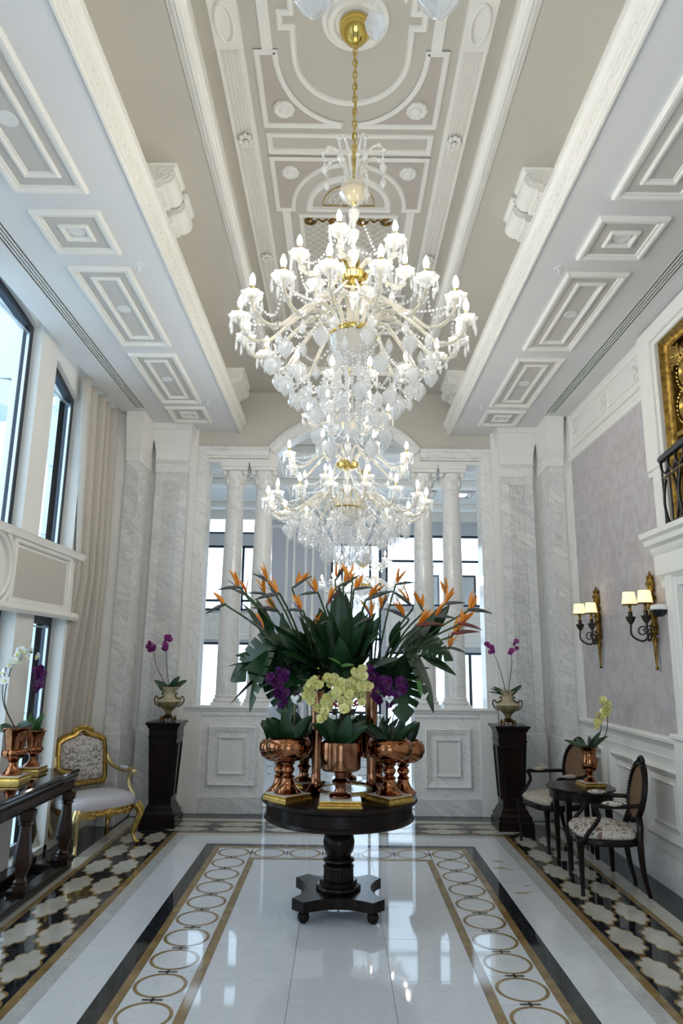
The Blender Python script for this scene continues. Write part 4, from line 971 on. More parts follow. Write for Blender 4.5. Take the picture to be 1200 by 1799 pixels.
def classic_urn(x, y, z, sc, label):
    g = thing('copper_urn', label, 'urn', (x, y, z), 0); g.scale = (sc,)*3
    MB().lathe([(.001,0),(.065,0),(.068,.012),(.045,.03),(.028,.06),(.025,.08),(.035,.088),(.026,.097)], 28).build('foot', M['copper'], g)
    MB().lathe([(.03,.095),(.062,.115),(.078,.14),(.075,.158),(.062,.168)], 48, fl=lambda a, z: .07*cos(14*a)).build('gadrooned_belly', M['copper'], g, 60)
    MB().lathe([(.062,.165),(.066,.20),(.078,.27),(.092,.30),(.10,.305),(.096,.31),(.085,.29),(.06,.20),(.001,.19)], 32).build('body', M['copper'], g)
    return g
plinth(-2.62, 6.10, .80, .10, 0, 'pale gold square plinth on the console table under the farther urn'); classic_urn(-2.62, 6.10, .845, .95, 'copper urn with purple orchid on the console, farther of the two')
plinth(-2.585, 5.66, .80, .11, 0, 'gold square plinth on the console table under the nearer urn'); classic_urn(-2.585, 5.66, .845, 1.15, 'copper urn at the left edge on the console, nearer of the two')
# ================================================================== CURTAIN
def curt(u, v):
    z = 4.60*(1-v)
    y0 = 6.63+.32*min(1, v*1.25); y1 = 7.76+.02*v
    if v > .86: f = (v-.86)/.14; y0 -= .10*f*f; y1 -= .25*f*f
    a = (.062+.02*sin(v*3))*(1-.45*min(1, max(0, v-.45)/.3))
    ph = 2*pi*(u*5+.12*sin(9*u+1))+.8*sin(2.5*v+u*3)
    x = -2.735-(.125-.10*min(1, max(0, u-.35)/.4))*min(1, max(0, v-.45)/.3)+a*(abs(sin(ph/2))**.8*2-1)*(1-.2*v)+.012*sin(17*u+3*v)
    return (x, y0+(y1-y0)*u+.02*cos(ph), max(.02, z))
cu = MB().grid(curt, 150, 40); c_ = thing('curtain', 'floor-length oatmeal linen curtain beside the left window', 'curtain', (0,0,0))
solid(cu.build('drape', M['linen'], c_, 80), .006)
def pud(u, v):
    a = 2*pi*u; r = (.04+.96*v); h = .30*(1-v)**1.3+.05*abs(sin(5*a+7*v))*(1-v*.6)+.012*sin(13*v+3*a)
    return (-2.81+.10*r*cos(a)*(1+.18*sin(3*a)), 6.84+.26*r*sin(a)*(1+.12*cos(4*a)), max(.004, h*(1-v**4)))
solid(MB().grid(pud, 60, 16).build('pooled_hem', M['linen'], c_, 80), .004)
# ================================================================== CANE-BACKED ARMCHAIRS (right)
def cane_chair(x, y, rz, label, seatmat, arm):
    g = thing('cane_armchair', label, 'armchair', (x, y, 0), radians(rz))
    w, d = .275, .255
    def so(t):
        c, s = cos(t), sin(t); e = .62; k = 1-.12*max(0, s)
        return (w*k*abs(c)**e*(1 if c > 0 else -1), d*abs(s)**e*(1 if s > 0 else -1))
    N = 40
    MB().rings([[(*[q*k for q in so(2*pi*j/N)], z) for j in range(N)] for k, z in ((.94,.36),(1.0,.365),(1.01,.40),(.99,.412),(.94,.415))]).build('seat_rail', M['wood'], g, 40)
    MB().rings([[(*[q*k for q in so(2*pi*j/N)], z) for j in range(N)] for k, z in ((.95,.412),(.985,.425),(.98,.445),(.90,.47),(.6,.492),(.25,.50),(.02,.502))]).build('seat_cushion', seatmat, g, 60)
    bd = MB()
    for j in range(56):
        p = so(2*pi*j/56); bd.ball((p[0]*1.02, p[1]*1.02, .372), .008, 6, 4)
    bd.build('beading', M['wood'], g)
    fl_ = MB().lathe([(.016,0),(.018,.01),(.014,.02),(.026,.33),(.03,.34),(.03,.40)], 12).mesh('leg', M['wood'])
    for s in (-1, 1):
        obj('leg', fl_, g, (s*w*.90, -d*.88, 0))
        P = bez([(s*w*.74,d*1.10,0),(s*w*.78,d*.94,.2),(s*w*.80,d*.9,.40),(s*w*.70,d*.96,.49),(s*w*.52,d*1.0,.555)], 6); MB().tube(P, [.015+.012*min(1, i/10) for i in range(len(P))], 8).build('rear_leg', M['wood'], g)
    bp = lambda u, v, h: (u, d*.96+.10*(v-.5)/.5-h, v)
    E = [(.215*cos(2*pi*j/36), .735+.235*sin(2*pi*j/36)) for j in range(36)]
    MB().frame([(0,-.018),(-.004,.0),(.006,.02),(.026,.022),(.034,.008),(.034,-.018)], E, bp).build('back_frame', M['wood'], g, 50)
    bd = MB()
    for j in range(60): q = bp(.214*cos(2*pi*j/60), .735+.234*sin(2*pi*j/60), .02); bd.ball(q, .007, 5, 4)
    bd.build('back_beading', M['wood'], g)
    cr = MB()
    for k in range(7): cr.ball(bp(-.06+.02*k, .975+.022*sin(pi*k/6), .0), .018, 7, 5)
    cr.build('crest', M['wood'], g)
    ca = MB(); a, b = .185, .205; n = 19
    for k in range(-n+1, n):
        u = a*k/n; hh = b*sqrt(1-(k/n)**2)
        ca.add([bp(u-.0035,.735-hh,0), bp(u+.0035,.735-hh,0), bp(u+.0035,.735+hh,0), bp(u-.0035,.735+hh,0)], [(0,1,2,3)])
        v = .735+b*k/n; ww = a*sqrt(1-(k/n)**2)
        ca.add([bp(-ww,v-.0035,.002), bp(ww,v-.0035,.002), bp(ww,v+.0035,.002), bp(-ww,v+.0035,.002)], [(0,1,2,3)])
    solid(ca.build('cane_weave', M['cane'], g, 0), .003)
    for s in (-1, 1):
        P = bez([bp(s*.205,.66,0),(s*.245,.12,.655),(s*.265,-.03,.655),(s*.272,-.085,.66),(s*.272,-.105,.648)], 5); MB().tube(P, .017, 8).ball((s*.272,-.10,.65), .022, 8, 6).build('arm', M['wood'], g)
        P = bez([(s*.272,-.095,.645),(s*.272,-.075,.58),(s*.272,-.11,.52),(s*.268,-.17,.45),(s*w*.93,-.19,.395)], 5); MB().tube(P, .016, 8).build('arm_support', M['wood'], g)
        MB().ball((s*.258,.03,.676), .05, 12, 6, (.5,1.6,.42)).build('arm_pad', arm, g)
    return g
cane_chair(2.10, 7.22, -74, 'cane-backed dark armchair with silvery gold seat, in the corner before the pedestal', M['damask_g'], M['damask_g'])
cane_chair(2.12, 5.96, -98, 'cane-backed dark armchair with brown damask seat, nearest on the right', M['damask_b'], M['damask_b'])
st_ = thing('side_table', 'small round dark side table between the two cane-backed chairs', 'table', (2.17, 6.58, 0))
MB().lathe([(.001,.635),(.29,.635),(.30,.642),(.302,.652),(.295,.66),(.001,.66)], 48).build('table_top', M['wood'], st_)
MB().lathe([(.24,.56),(.275,.56),(.275,.636),(.24,.636)], 48).build('apron', M['wood'], st_)
for k in range(4):
    a = radians(45+90*k); x, y = .25*cos(a), .25*sin(a)
    MB().rings([[(x-q,y-q,z),(x+q,y-q,z),(x+q,y+q,z),(x-q,y+q,z)] for q, z in ((.014,0),(.024,.50),(.026,.60))]).build('leg', M['wood'], st_, 20)
plinth(2.27, 6.60, .66, .10, radians(8), 'gold-edged dark plinth on the small side table', .035)
fv = thing('copper_vase', 'shiny copper footed vase with yellow orchid on the small side table', 'vase', (2.27, 6.60, .695))
MB().lathe([(.001,0),(.062,0),(.066,.008),(.05,.02),(.025,.04),(.022,.055),(.034,.065),(.024,.078),(.03,.088)], 28).build('foot', M['copper'], fv)
MB().lathe([(.028,.085),(.06,.105),(.078,.14),(.078,.18),(.066,.225),(.062,.255),(.078,.295),(.092,.305),(.085,.305),(.058,.26),(.06,.2),(.001,.18)], 32).build('body', M['copper'], fv)
# ================================================================== SCONCES AND CAMERA DOME
def sconce(y, label, z=1.70):
    g = thing('wall_sconce', label, 'wall lamp', (2.652, y, z), 0, 'gilt wall sconces')
    m = MB().lathe([(.012,0),(.018,.015),(.010,.03),(.014,.10),(.018,.20),(.024,.25),(.014,.27),(.03,.31),(.036,.36),(.02,.40),(.026,.46),(.036,.52),(.024,.57),(.030,.60),(.036,.62),(.022,.64),(.03,.67),(.036,.72),(.026,.77),(.008,.82),(.001,.835)], 12, fl=lambda a, z: .15*cos(3*a+z*40))
    m.v = [(a*.8-.03, b, c) for a, b, c in m.v]; m.build('backplate', M['oldgold'], g)
    lf = MB()
    for zz, rr in ((.25,.022),(.31,.03),(.36,.034),(.46,.03),(.52,.036),(.60,.034),(.67,.03),(.72,.034),(.77,.026)):
        for q in range(5): lf.ball((-.03+rr*.8*cos(q*1.26+zz*9), rr*sin(q*1.26+zz*9), zz), .012, 6, 4, (1,1,1.6))
    lf.build('acanthus_carving', M['oldgold'], g)
    MB().bev(-.03, .0, -.02, .02, .36, .50, .008).build('wall_plate', M['oldgold'], g, 30)
    for s in (-1, 1):
        tx, ty = -.155-.03*s, .085*s
        P = bez([(-.04,0,.36),(-.07,ty*.4,.27),(-.11,ty*.8,.24),(tx+.0,ty,.29),(tx,ty,.40)], 6); MB().tube(P, .009, 7).build('arm', M['iron_br'], g)
        sp_ = [(-.10+.05*cos(q*.35)*(1-q/30), ty*.7, .32+.05*sin(q*.35)*(1-q/30)) for q in range(24)]; MB().tube(sp_, .006, 6).build('scroll', M['iron_br'], g)
        MB().lathe([(.012,.38),(.03,.41),(.04,.435),(.042,.445),(.018,.445),(.018,.48),(.024,.485)], 16, (tx,ty,0)).build('cup', M['iron_br'], g)
        MB().lathe([(.012,.48),(.013,.55),(.010,.555)], 10, (tx,ty,0)).build('candle', M['oldgold'], g)
        sh = MB().lathe([(.062,.545),(.048,.655)], 20, (tx,ty,0)); sh.f = sh.f[:-2]; solid(sh.build('lamp_shade', M['shade_lit'], g), .002)
        MB().lathe([(.006,.555),(.012,.575),(.008,.60),(.001,.615)], 8, (tx,ty,0)).build('bulb', M['bulb'], g)
        MB().lathe([(.0625,.543),(.064,.549),(.062,.552)], 20, (tx,ty,0)).build('shade_trim', M['oldgold'], g)
    return g
sconce(7.10, 'gilt wall sconce with two lit cream shades, nearer the corner'); sconce(5.84, 'gilt wall sconce with two lit cream shades, beside the white door casing')
g = thing('dome_camera', 'black security camera dome on a white bracket on the door casing', 'camera', (2.55, 5.56, 2.17))
MB().lathe([(.001,-.05),(.03,-.046),(.055,-.022),(.063,.008),(.06,.012)], 24).build('dome', M['blackgloss'], g)
MB().lathe([(.066,.008),(.07,.02),(.06,.045),(.03,.055),(.001,.056)], 24).build('housing', M['plastic'], g)
MB().bev(.03, .11, -.02, .02, .02, .05, .006).build('bracket', M['plastic'], g, 30)
# ================================================================== PLANTS
def at(px, py, Y):
    # point on the plane y=Y seen at a photo pixel
    dv = fw+rt*((px-600)/1199.3)+up*((899.5-py)/1199.3)
    return Vector((-.03,0,1.75))+dv*(Y/dv.y)
def leafmesh(name, L, Wd, mat, bend=.2, fold=.25, n=8, split=False, shape=None):
    # blade along +x, width along y, surface bends down in z
    m = MB(); R = []
    sh = shape or (lambda f: sin(pi*min(1, f*.97+.03)**.75)**.8)
    for i in range(n+1):
        f = i/n; wd = max(.002, Wd*.5*sh(f)); x = L*f*(1-.10*bend*f); z = -bend*L*f*f
        k = .75 if (split and i % 2) else 1
        R.append([(x,-wd*k,z+fold*wd*k),(x,-wd*.5*k,z+fold*wd*.4),(x,0,z),(x,wd*.5*k,z+fold*wd*.4),(x,wd*k,z+fold*wd*k)])
    m.rings(R, closed=False, caps=False)
    return m.mesh(name, mat, 80)
def aim(o, p, d, roll=0, upv=(0,0,1)):
    d = Vector(d).normalized(); upv = Vector(upv)
    y = upv.cross(d); y = y.normalized() if y.length > 1e-4 else Vector((0,1,0)); z = d.cross(y)
    Rm = Matrix((d, y, z)).transposed().to_4x4() @ Matrix.Rotation(roll, 4, 'X'); Rm.translation = Vector(p)
    o.matrix_local = Rm; return o
# ---- orchid blossoms
def blossom(mat, lip):
    m = MB()
    for k in range(5):
        a = pi/2+2*pi*k/5; wd = .021 if k in (1, 4) else .014; L = .030 if k in (1, 4) else .028
        ca, sa = cos(a), sin(a); R = []
        for f, g_ in ((.05,.35),(.4,1.0),(.75,.95),(1,.3)):
            R.append([(f*L*ca-q*wd*g_*sa, .004*abs(q)-.010*f*f, f*L*sa+q*wd*g_*ca) for q in (-1,-.4,.4,1)])
        m.rings(R, closed=False, caps=False)
    n0 = len(m.f)
    m.ball((0,-.010,-.006), .008, 6, 4, (1,1.3,1.2))
    me = m.mesh('blossom', [mat, lip], 80)
    for i, p in enumerate(me.polygons): p.material_index = 1 if i >= n0 else 0
    return me
BL = {'y': blossom(M['yellow'], pm('orchid_lip_cream', (.75,.62,.25), .5)), 'p': blossom(M['magenta'], pm('orchid_lip_dark', (.10,.005,.06), .5)), 'w': blossom(M['whitepetal'], M['yellow']),
      'm': blossom(noisy('bright_magenta_petal', (.22,.02,.18), (.34,.05,.26), 25, .45), pm('orchid_lip_plum', (.12,.005,.08), .5))}
rnd = lambda f: max(.02, sin(pi*min(1, f*.86+.14)))**.55
OL = [leafmesh('leaf', .20, .088, M['leaf'], .30, .25, 10, shape=rnd), leafmesh('leaf', .16, .08, M['leaf_l'], .2, .3, 10, shape=rnd), leafmesh('leaf', .2, .05, M['leaf'], .25, .3)]
def orchid(label, base, sprays, kind, nl=7, ll=1.0, rl=.05, lz=35, leafk=0, seed=1, size=1.0):
    # sprays: list of (points from base to tip, n blossoms, fraction where blossoms start)
    random.seed(seed)
    b = Vector(base); g = thing('orchid', label, 'orchid', b)
    for P, nb, f0 in sprays:
        p = bez([Vector(q)-b for q in P], 6)
        MB().tube(p, [.0045-.002*i/len(p) for i in range(len(p))], 6).build('flower_stem', M['stem_dk'], g)
        for k in range(nb):
            f = f0+(1-f0)*(k+.5)/nb; i = min(len(p)-2, int(f*(len(p)-1))); q = Vector(p[i]).lerp(Vector(p[i+1]), f*(len(p)-1)-i)
            off = Vector((random.uniform(-1,1), random.uniform(-1,.4), random.uniform(-.8,.8)))*.026*size
            o = obj('blossom', BL[kind], g, q+off, (radians(random.uniform(-25,25)), radians(random.uniform(-30,30)), radians(random.uniform(-55,55))), size*random.uniform(.85,1.15))
        for k in range(3):
            pass
    for k in range(nl):
        a = 2*pi*k/nl+random.uniform(-.3,.3); el = radians(lz+random.uniform(-12,22))
        o = obj('leaf', OL[leafk if leafk < 2 else 2] if random.random() < .7 else OL[1 if leafk == 1 else leafk], g)
        aim(o, (rl*.3*cos(a), rl*.3*sin(a), .0), (cos(a)*cos(el), sin(a)*cos(el), sin(el)), random.uniform(-.5,.5), (0,-.75,.65)); o.scale = (ll*1.15,)*3
    return g
def spray(b, pts, Y): return [b]+[at(px, py, Y+dy) for px, py, dy in pts]
# centre yellow orchid
b = Vector((-.015,5.03,1.16))
ss = []
for i, (pts, nb) in enumerate((([(560,1260,0),(545,1215,0),(556,1200,-.05)], 12), ([(590,1250,0),(585,1200,0),(575,1190,-.03)], 12), ([(600,1255,0),(605,1205,0),(590,1215,-.06)], 13), ([(612,1250,0),(625,1190,0),(632,1178,-.04)], 15), ([(622,1255,0),(640,1200,0),(640,1215,-.06)], 13), ([(570,1250,.05),(575,1230,.0),(570,1262,-.06)], 12), ([(600,1240,.05),(612,1215,.0),(600,1250,-.07)], 12))):
    ss.append((spray(b, pts, 5.03), nb, .45))
orchid('lime-yellow orchid with many blossoms in the front centre copper goblet', b, ss, 'y', 9, 1.0, .09, 58, 0, 2, 1.2)
b = Vector((-.39,5.17,1.16)); ss = [(spray(b, [(500,1260,0),(490,1210,0),(478,1188,-.04)], 5.17), 13, .45), (spray(b, [(505,1255,0),(500,1205,0),(494,1180,.0)], 5.17), 12, .5)]
orchid('dark purple orchid in the front left copper goblet, under the monstera leaf', b, ss, 'p', 9, 1.0, .1, 48, 0, 3, 1.15)
b = Vector((-.30,5.68,1.14)); ss = [(spray(b, [(525,1260,0),(522,1205,0),(524,1180,0)], 5.60), 8, .55), (spray(b, [(540,1255,0),(537,1210,0),(540,1185,0)], 5.6), 5, .6)]
orchid('magenta orchid in the rear left goblet behind the yellow blossoms', b, ss, 'm', 6, 1.0, .08, 50, 0, 4, 1.1)
b = Vector((.335,5.16,1.16)); ss = [(spray(b, [(670,1270,0),(662,1210,0),(655,1180,-.03)], 5.16), 15, .5), (spray(b, [(680,1265,0),(680,1215,0),(676,1190,-.03)], 5.16), 15, .5), (spray(b, [(690,1265,0),(702,1215,0),(708,1195,0)], 5.2), 6, .6)]
orchid('purple-magenta orchid in the front right copper goblet', b, ss, 'p', 10, 1.05, .1, 45, 2, 5, 1.15)
b = Vector((.28,5.68,1.14)); orchid('dark-leaved orchid in the rear right copper goblet', b, [(spray(b, [(650,1250,0),(646,1200,0)], 5.68), 5, .6)], 'm', 6, 1.0, .08, 48, 2, 6)
for (x, y, z), i, lab in (((-.47,5.47,1.10),7,'left'), ((.46,5.46,1.10),8,'right'), ((.04,5.78,1.14),9,'middle')):
    orchid('orchid foliage in the %s goblet at the back of the round table' % lab, (x, y, z), [([(x,y,z),(x+.02,y+.02,z+.25),(x-.02,y,z+.42)], 5, .6)], 'p', 6, .95, .08, 50, 0, i)
# pedestal orchids
b = Vector((-1.92,7.86,1.37)); ss = [(spray(b, [(275,1170,0),(270,1145,0),(262,1128,-.02)], 7.86), 8, .70), (spray(b, [(293,1170,0),(292,1140,0),(293,1116,-.02)], 7.86), 9, .62)]
orchid('purple orchid in the urn on the left black pedestal', b, ss, 'm', 5, .95, .04, 40, 0, 12, 1.2)
b = Vector((1.85,7.90,1.37)); ss = [(spray(b, [(878,1175,0),(868,1150,0),(858,1132,-.02)], 7.9), 6, .72), (spray(b, [(899,1170,0),(899,1148,0),(906,1128,-.02)], 7.9), 6, .66)]
orchid('purple orchid in the urn on the right black pedestal', b, ss, 'm', 8, .95, .04, 35, 2, 13, 1.05)
# side table orchid
b = Vector((2.27,6.60,.98)); ss = [(spray(b, [(1054,1290,0),(1056,1250,0),(1050,1275,-.05)], 6.55), 8, .45), (spray(b, [(1064,1290,0),(1066,1240,0),(1058,1232,-.03)], 6.55), 10, .55)]
orchid('pale yellow orchid in the copper vase on the small side table', b, ss, 'y', 6, .9, .06, 32, 2, 14, 1.1)
# console orchids
b = Vector((-2.63,6.10,1.12)); ss = [(spray(b, [(57,1235,0),(68,1200,0),(72,1172,0)], 6.1), 16, .5)]
orchid('purple orchid in the farther copper urn on the console', b, ss, 'p', 5, .85, .05, 60, 1, 15, 1.1)
b = Vector((-2.59,5.66,1.18)); ss = [(spray(b, [(8,1230,0),(25,1160,0),(45,1145,0),(68,1150,.05)], 5.66), 13, .45), (spray(b, [(5,1230,0),(12,1170,0),(35,1160,0)], 5.66), 7, .5)]
orchid('white orchid arching from the nearer copper urn at the left edge', b, ss, 'w', 6, .6, .06, 20, 0, 16, 1.15)
# heart picks
hp = [(.0,-.028),(-.030,.006),(-.030,.02),(-.020,.028),(-.008,.024),(0,.014),(.008,.024),(.020,.028),(.030,.020),(.030,.006)]
for (px, py, Y), lab in (((518,1228,5.12),'left'), ((684,1229,5.08),'right')):
    p = at(px, py, Y); g = thing('heart_pick', 'small white heart on a stick, %s of the yellow orchid' % lab, 'ornament', p)
    MB().prism(hp[::-1], 'y', -.002, .002).build('heart', M['whitegloss'], g, 0); MB().tube([(0,.003,0),(0.0,.01,-.15),(0,.02,-.24)], .0018, 5).build('stick', M['palegold'], g)
    if lab == 'right':
        for k in range(4): MB().box(-.014+.008*k, -.009+.008*k, -.0028, -.002, .004, .011).build('script_mark', M['iron'], g, 0)
# ---- big leaves of the arrangement
random.seed(21)
big = [leafmesh('blade', 1, .44, M['leaf'], .10, .22, 10), leafmesh('blade', 1, .56, M['leaf'], .25, .2, 10), leafmesh('blade', 1, .30, M['leaf'], .05, .25, 10), leafmesh('blade', 1, .30, M['leaf_l'], .15, .22, 10)]
def monstera():
    m = MB(); n = 60
    slots = (.14,.27,.40,.53,.66,.79)
    for s in (-1, 1):
        R = []
        for i in range(n+1):
            f = i/n; wd = .46*(sin(pi*min(1, f*.96+.04)**.62))**.75
            ds = min(abs(f-q) for q in slots); k = .42 if ds < .011 else 1.0
            row = []
            for q in (0,.2,.42,.7,1.0):
                e = min(q, k); yy = s*wd*e
                row.append((f*.98-.13*(1-f)*e*1.2+.10*e*e, yy, -.14*f*f-.10*e*e+.05*e))
            R.append(row)
        m.rings(R if s > 0 else [r[::-1] for r in R], closed=False, caps=False)
    return m.mesh('blade', M['leaf'], 80)
mon = monstera()
VB = [Vector((-.20,5.50,1.62)), Vector((.02,5.60,1.62)), Vector((.22,5.50,1.62))]
def vb(px): return VB[0 if px < 555 else (2 if px > 645 else 1)]
wpos = {0: 'left', 1: 'middle', 2: 'right'}
def big_leaf(bx, by, tx, ty, Y0, Y1, k, label, roll=0, name='strelitzia_leaf'):
    p, q = at(bx, by, Y0), at(tx, ty, Y1); L = (q-p).length
    g = thing(name, label, 'leaf', p, 0, 'big leaves of the table arrangement')
    o = obj('blade', mon if k == 'm' else big[k], g); aim(o, (0,0,0), q-p, roll, (0,-.55,.85)); o.scale = (L,)*3
    v = vb(bx); MB().tube(bez([v-p, (v-p)*.5+Vector((0,0,.0)), Vector((0,0,0))], 4), .006, 6).build('leaf_stalk', M['stem'], g)
    return g
LV = [ # base px, tip px, depth base, depth tip, kind
 (592,1165,596,1028,5.35,5.30,2,0), (575,1150,560,1085,5.30,5.2,0,.4), (618,1160,640,1075,5.30,5.2,0,-.5), (640,1150,665,1078,5.4,5.35,0,-.3), (605,1150,610,1040,5.5,5.5,2,.6),
 (470,1130,432,1055,5.40,5.35,0,.6), (478,1130,452,1050,5.5,5.5,2,.2), (500,1120,495,1075,5.4,5.4,2,-.3), (545,1140,530,1080,5.45,5.35,0,.5), (520,1150,470,1105,5.35,5.25,1,.2),
 (700,1150,745,1085,5.4,5.35,0,-.6), (715,1150,765,1065,5.45,5.45,0,-.3), (725,1155,782,1080,5.5,5.5,2,-.5), (735,1140,790,1060,5.5,5.5,2,.3), (690,1140,700,1090,5.35,5.25,0,.1),
 (560,1180,505,1130,5.25,5.05,1,.1), (590,1190,560,1130,5.25,5.0,1,.3), (615,1190,640,1130,5.25,5.0,1,-.3), (640,1190,690,1140,5.25,5.05,1,-.2), (600,1200,600,1120,5.2,5.0,0,0),
 (540,1200,500,1150,5.3,5.1,1,.5), (660,1200,705,1160,5.3,5.1,1,-.5), (470,1160,395,1168,5.4,5.30,2,.5), (480,1150,412,1150,5.45,5.4,2,-.3), (480,1170,400,1235,5.4,5.3,2,.9),
 (740,1150,804,1185,5.45,5.4,2,.2), (575,1170,550,1105,5.15,4.95,0,-.2), (630,1170,655,1105,5.15,4.95,0,.2), (520,1170,480,1130,5.2,5.05,0,.4), (690,1180,725,1130,5.2,5.05,0,-.4),
 (560,1215,590,1175,5.3,5.2,1,0), (640,1215,615,1180,5.3,5.2,1,0), (500,1200,520,1150,5.25,5.2,1,0), (700,1200,680,1150,5.25,5.2,1,0)]
rng = random.Random(77)
for i in range(30):
    a_ = pi*(1.08-1.16*(i+.5)/30) if i < 20 else -pi*(i-19.5)/10
    tx, ty = 597+165*cos(a_)*rng.uniform(.75,1.05), 1160-(95 if a_ > 0 else 62)*sin(a_)*rng.uniform(.7,1.05)
    Yt = rng.uniform(5.0,5.65); LV.append((597+(tx-597)*.35, 1172, tx, ty, 5.45, Yt, rng.choice((0,0,1,1,2)), rng.uniform(-.8,.8)))
lorder = {i: r+1 for r, i in enumerate(sorted(range(len(LV)), key=lambda i: LV[i][2]))}
def nth(n): return '%d%s' % (n, 'th' if 10 < n % 100 < 14 else {1: 'st', 2: 'nd', 3: 'rd'}.get(n % 10, 'th'))
for i, (bx, by, tx, ty, a, c, k, r) in enumerate(LV):
    hgt = 'upright' if ty < 1090 else ('spreading' if ty < 1145 else 'low')
    big_leaf(bx, by, tx, ty, a, c, k, 'dark green %s lance leaf on the table, its tip %s from the left' % (hgt, nth(lorder[i])), r)
for bx, by, tx, ty, a, c, r, lab in ((470,1140,425,1235,5.30,5.15,.9,'leftmost, hanging over the left goblet'), (505,1120,405,1180,5.35,5.3,-.2,'upper left, pointing at the marble column'), (500,1160,500,1250,5.3,5.1,.3,'left, hanging straight down'),
                                    (725,1140,775,1235,5.3,5.15,-.8,'rightmost, hanging over the right goblet'), (735,1120,795,1150,5.4,5.35,.2,'upper right'), (700,1160,715,1255,5.3,5.1,-.2,'right, hanging straight down')):
    big_leaf(bx, by, tx, ty, a, c, 'm', 'glossy split monstera leaf, '+lab, r, 'monstera_leaf')
for bx, by, tx, ty, a, c, r, lab in ((600,1168,577,1152,4.98,4.93,0,'bright lime leaf tip in the middle of the dark foliage'), (600,1170,622,1166,4.98,4.93,.3,'second bright lime leaf tip in the middle of the dark foliage'), (735,1195,741,1225,5.05,5.0,0,'small bright green leaf among the right monstera leaves')):
    big_leaf(bx, by, tx, ty, a, c, 3, lab, r, 'young_leaf')
# ---- birds of paradise
petal = leafmesh('sepal', 1, .23, M['orange'], .05, .5, 6); bluep = leafmesh('arrow_petal', 1, .10, M['violetblue'], .0, .3, 5)
def spathe_mesh():
    P = [(1-q/8, 0, .05*sin(pi*q/8)) for q in range(9)]
    m = MB().tube(P, [.004,.026,.044,.058,.068,.074,.070,.06,.04], 8); m.v = [(x, y*.8, z) for x, y, z in m.v]; return m.mesh('spathe', M['spathe'], 60)
sp_m = spathe_mesh()
HD = [(423,1032,388,1036,5.35,0),(398,1061,366,1077,5.35,0),(473,1023,447,1010,5.3,0),(492,1043,453,1053,5.15,0),(468,1044,447,1043,5.4,0),(516,1032,544,1015,5.35,0),(533,1073,505,1073,5.1,0),(559,1041,533,1045,5.3,0),(490,1074,449,1069,5.45,0),
      (575,1062,592,1043,5.25,1),(590,1019,606,1000,5.4,0),(618,1021,603,1028,5.3,0),(604,1030,621,1018,5.45,0),(622,1036,642,1034,5.35,0),(643,1054,686,1041,5.1,0),(695,1027,717,1025,5.5,0),(723,1064,691,1042,5.3,0),(715,1086,680,1072,5.2,0),
      (730,1099,773,1098,5.05,1),(778,1062,812,1060,5.4,0),(760,1084,795,1086,5.3,0),(821,1071,858,1077,5.35,0),(804,1095,840,1105,5.3,1),(793,1114,834,1111,5.3,1),(786,1137,811,1145,5.35,0),(654,1085,640,1092,5.15,0),(784,1052,782,1022,5.5,0),(464,1108,452,1100,5.2,0),(436,1048,418,1040,5.5,0),(668,1075,676,1060,5.35,0),(553,1105,570,1096,5.3,0),(742,1072,733,1056,5.4,0)]
redm = noisy('red_flushed_spathe', (.10,.06,.05), (.30,.03,.025), 10, .4, 0, 0, 3, kind='obj')
random.seed(33)
order = sorted(range(len(HD)), key=lambda i: HD[i][0])
rank = {i: r+1 for r, i in enumerate(order)}
def nth(n): return '%d%s' % (n, 'th' if 10 < n % 100 < 14 else {1: 'st', 2: 'nd', 3: 'rd'}.get(n % 10, 'th'))
for i, (jx, jy, tx, ty, Y, red) in enumerate(HD):
    j = at(jx, jy, Y); tp = at(tx, ty, Y-.03+.06*random.random()); d = tp-j; L = max(.16, d.length*1.22)
    side = 'left' if tx < jx else 'right'
    g = thing('bird_of_paradise', 'orange bird of paradise, beak to the %s, %s of 32 from the left' % (side, nth(rank[i])), 'flower', j, 0, 'birds of paradise in the table arrangement')
    o = obj('spathe', sp_m if not red else sp_m, g); aim(o, (0,0,0), d); o.scale = (L,)*3
    if red:
        o.data = sp_m.copy(); o.data.materials[0] = redm
    n = 6 if i == 17 else random.choice((3,3,4))
    for k in range(n):
        a = random.uniform(-.5,1.0); pd = Vector((d.x*.35+random.uniform(-.04,.04), random.uniform(-.05,.05), .085+random.uniform(-.02,.05))); base = d*(.12+.10*k/n)+Vector((0,0,.008))
        q = obj('sepal', petal, g); aim(q, base, pd, random.uniform(-1.2,1.2)); q.scale = (random.uniform(.12,.165),)*3
    q = obj('arrow_petal', bluep, g); aim(q, d*.15, Vector((d.x*.6, -.02, .07)), .5); q.scale = (.11,)*3
    v = vb(jx); lo = v-Vector((0,0,.1)); mid = lo.lerp(j, .6)+Vector((0,0,.05))
    MB().tube([p-j for p in [Vector(q) for q in bez([lo, mid, j-Vector(d)*.05+Vector((0,0,-.02)), j+d*.05], 6)]], [.008]*13+[.007]*6, 6).build('flower_stalk', M['stem'], g)
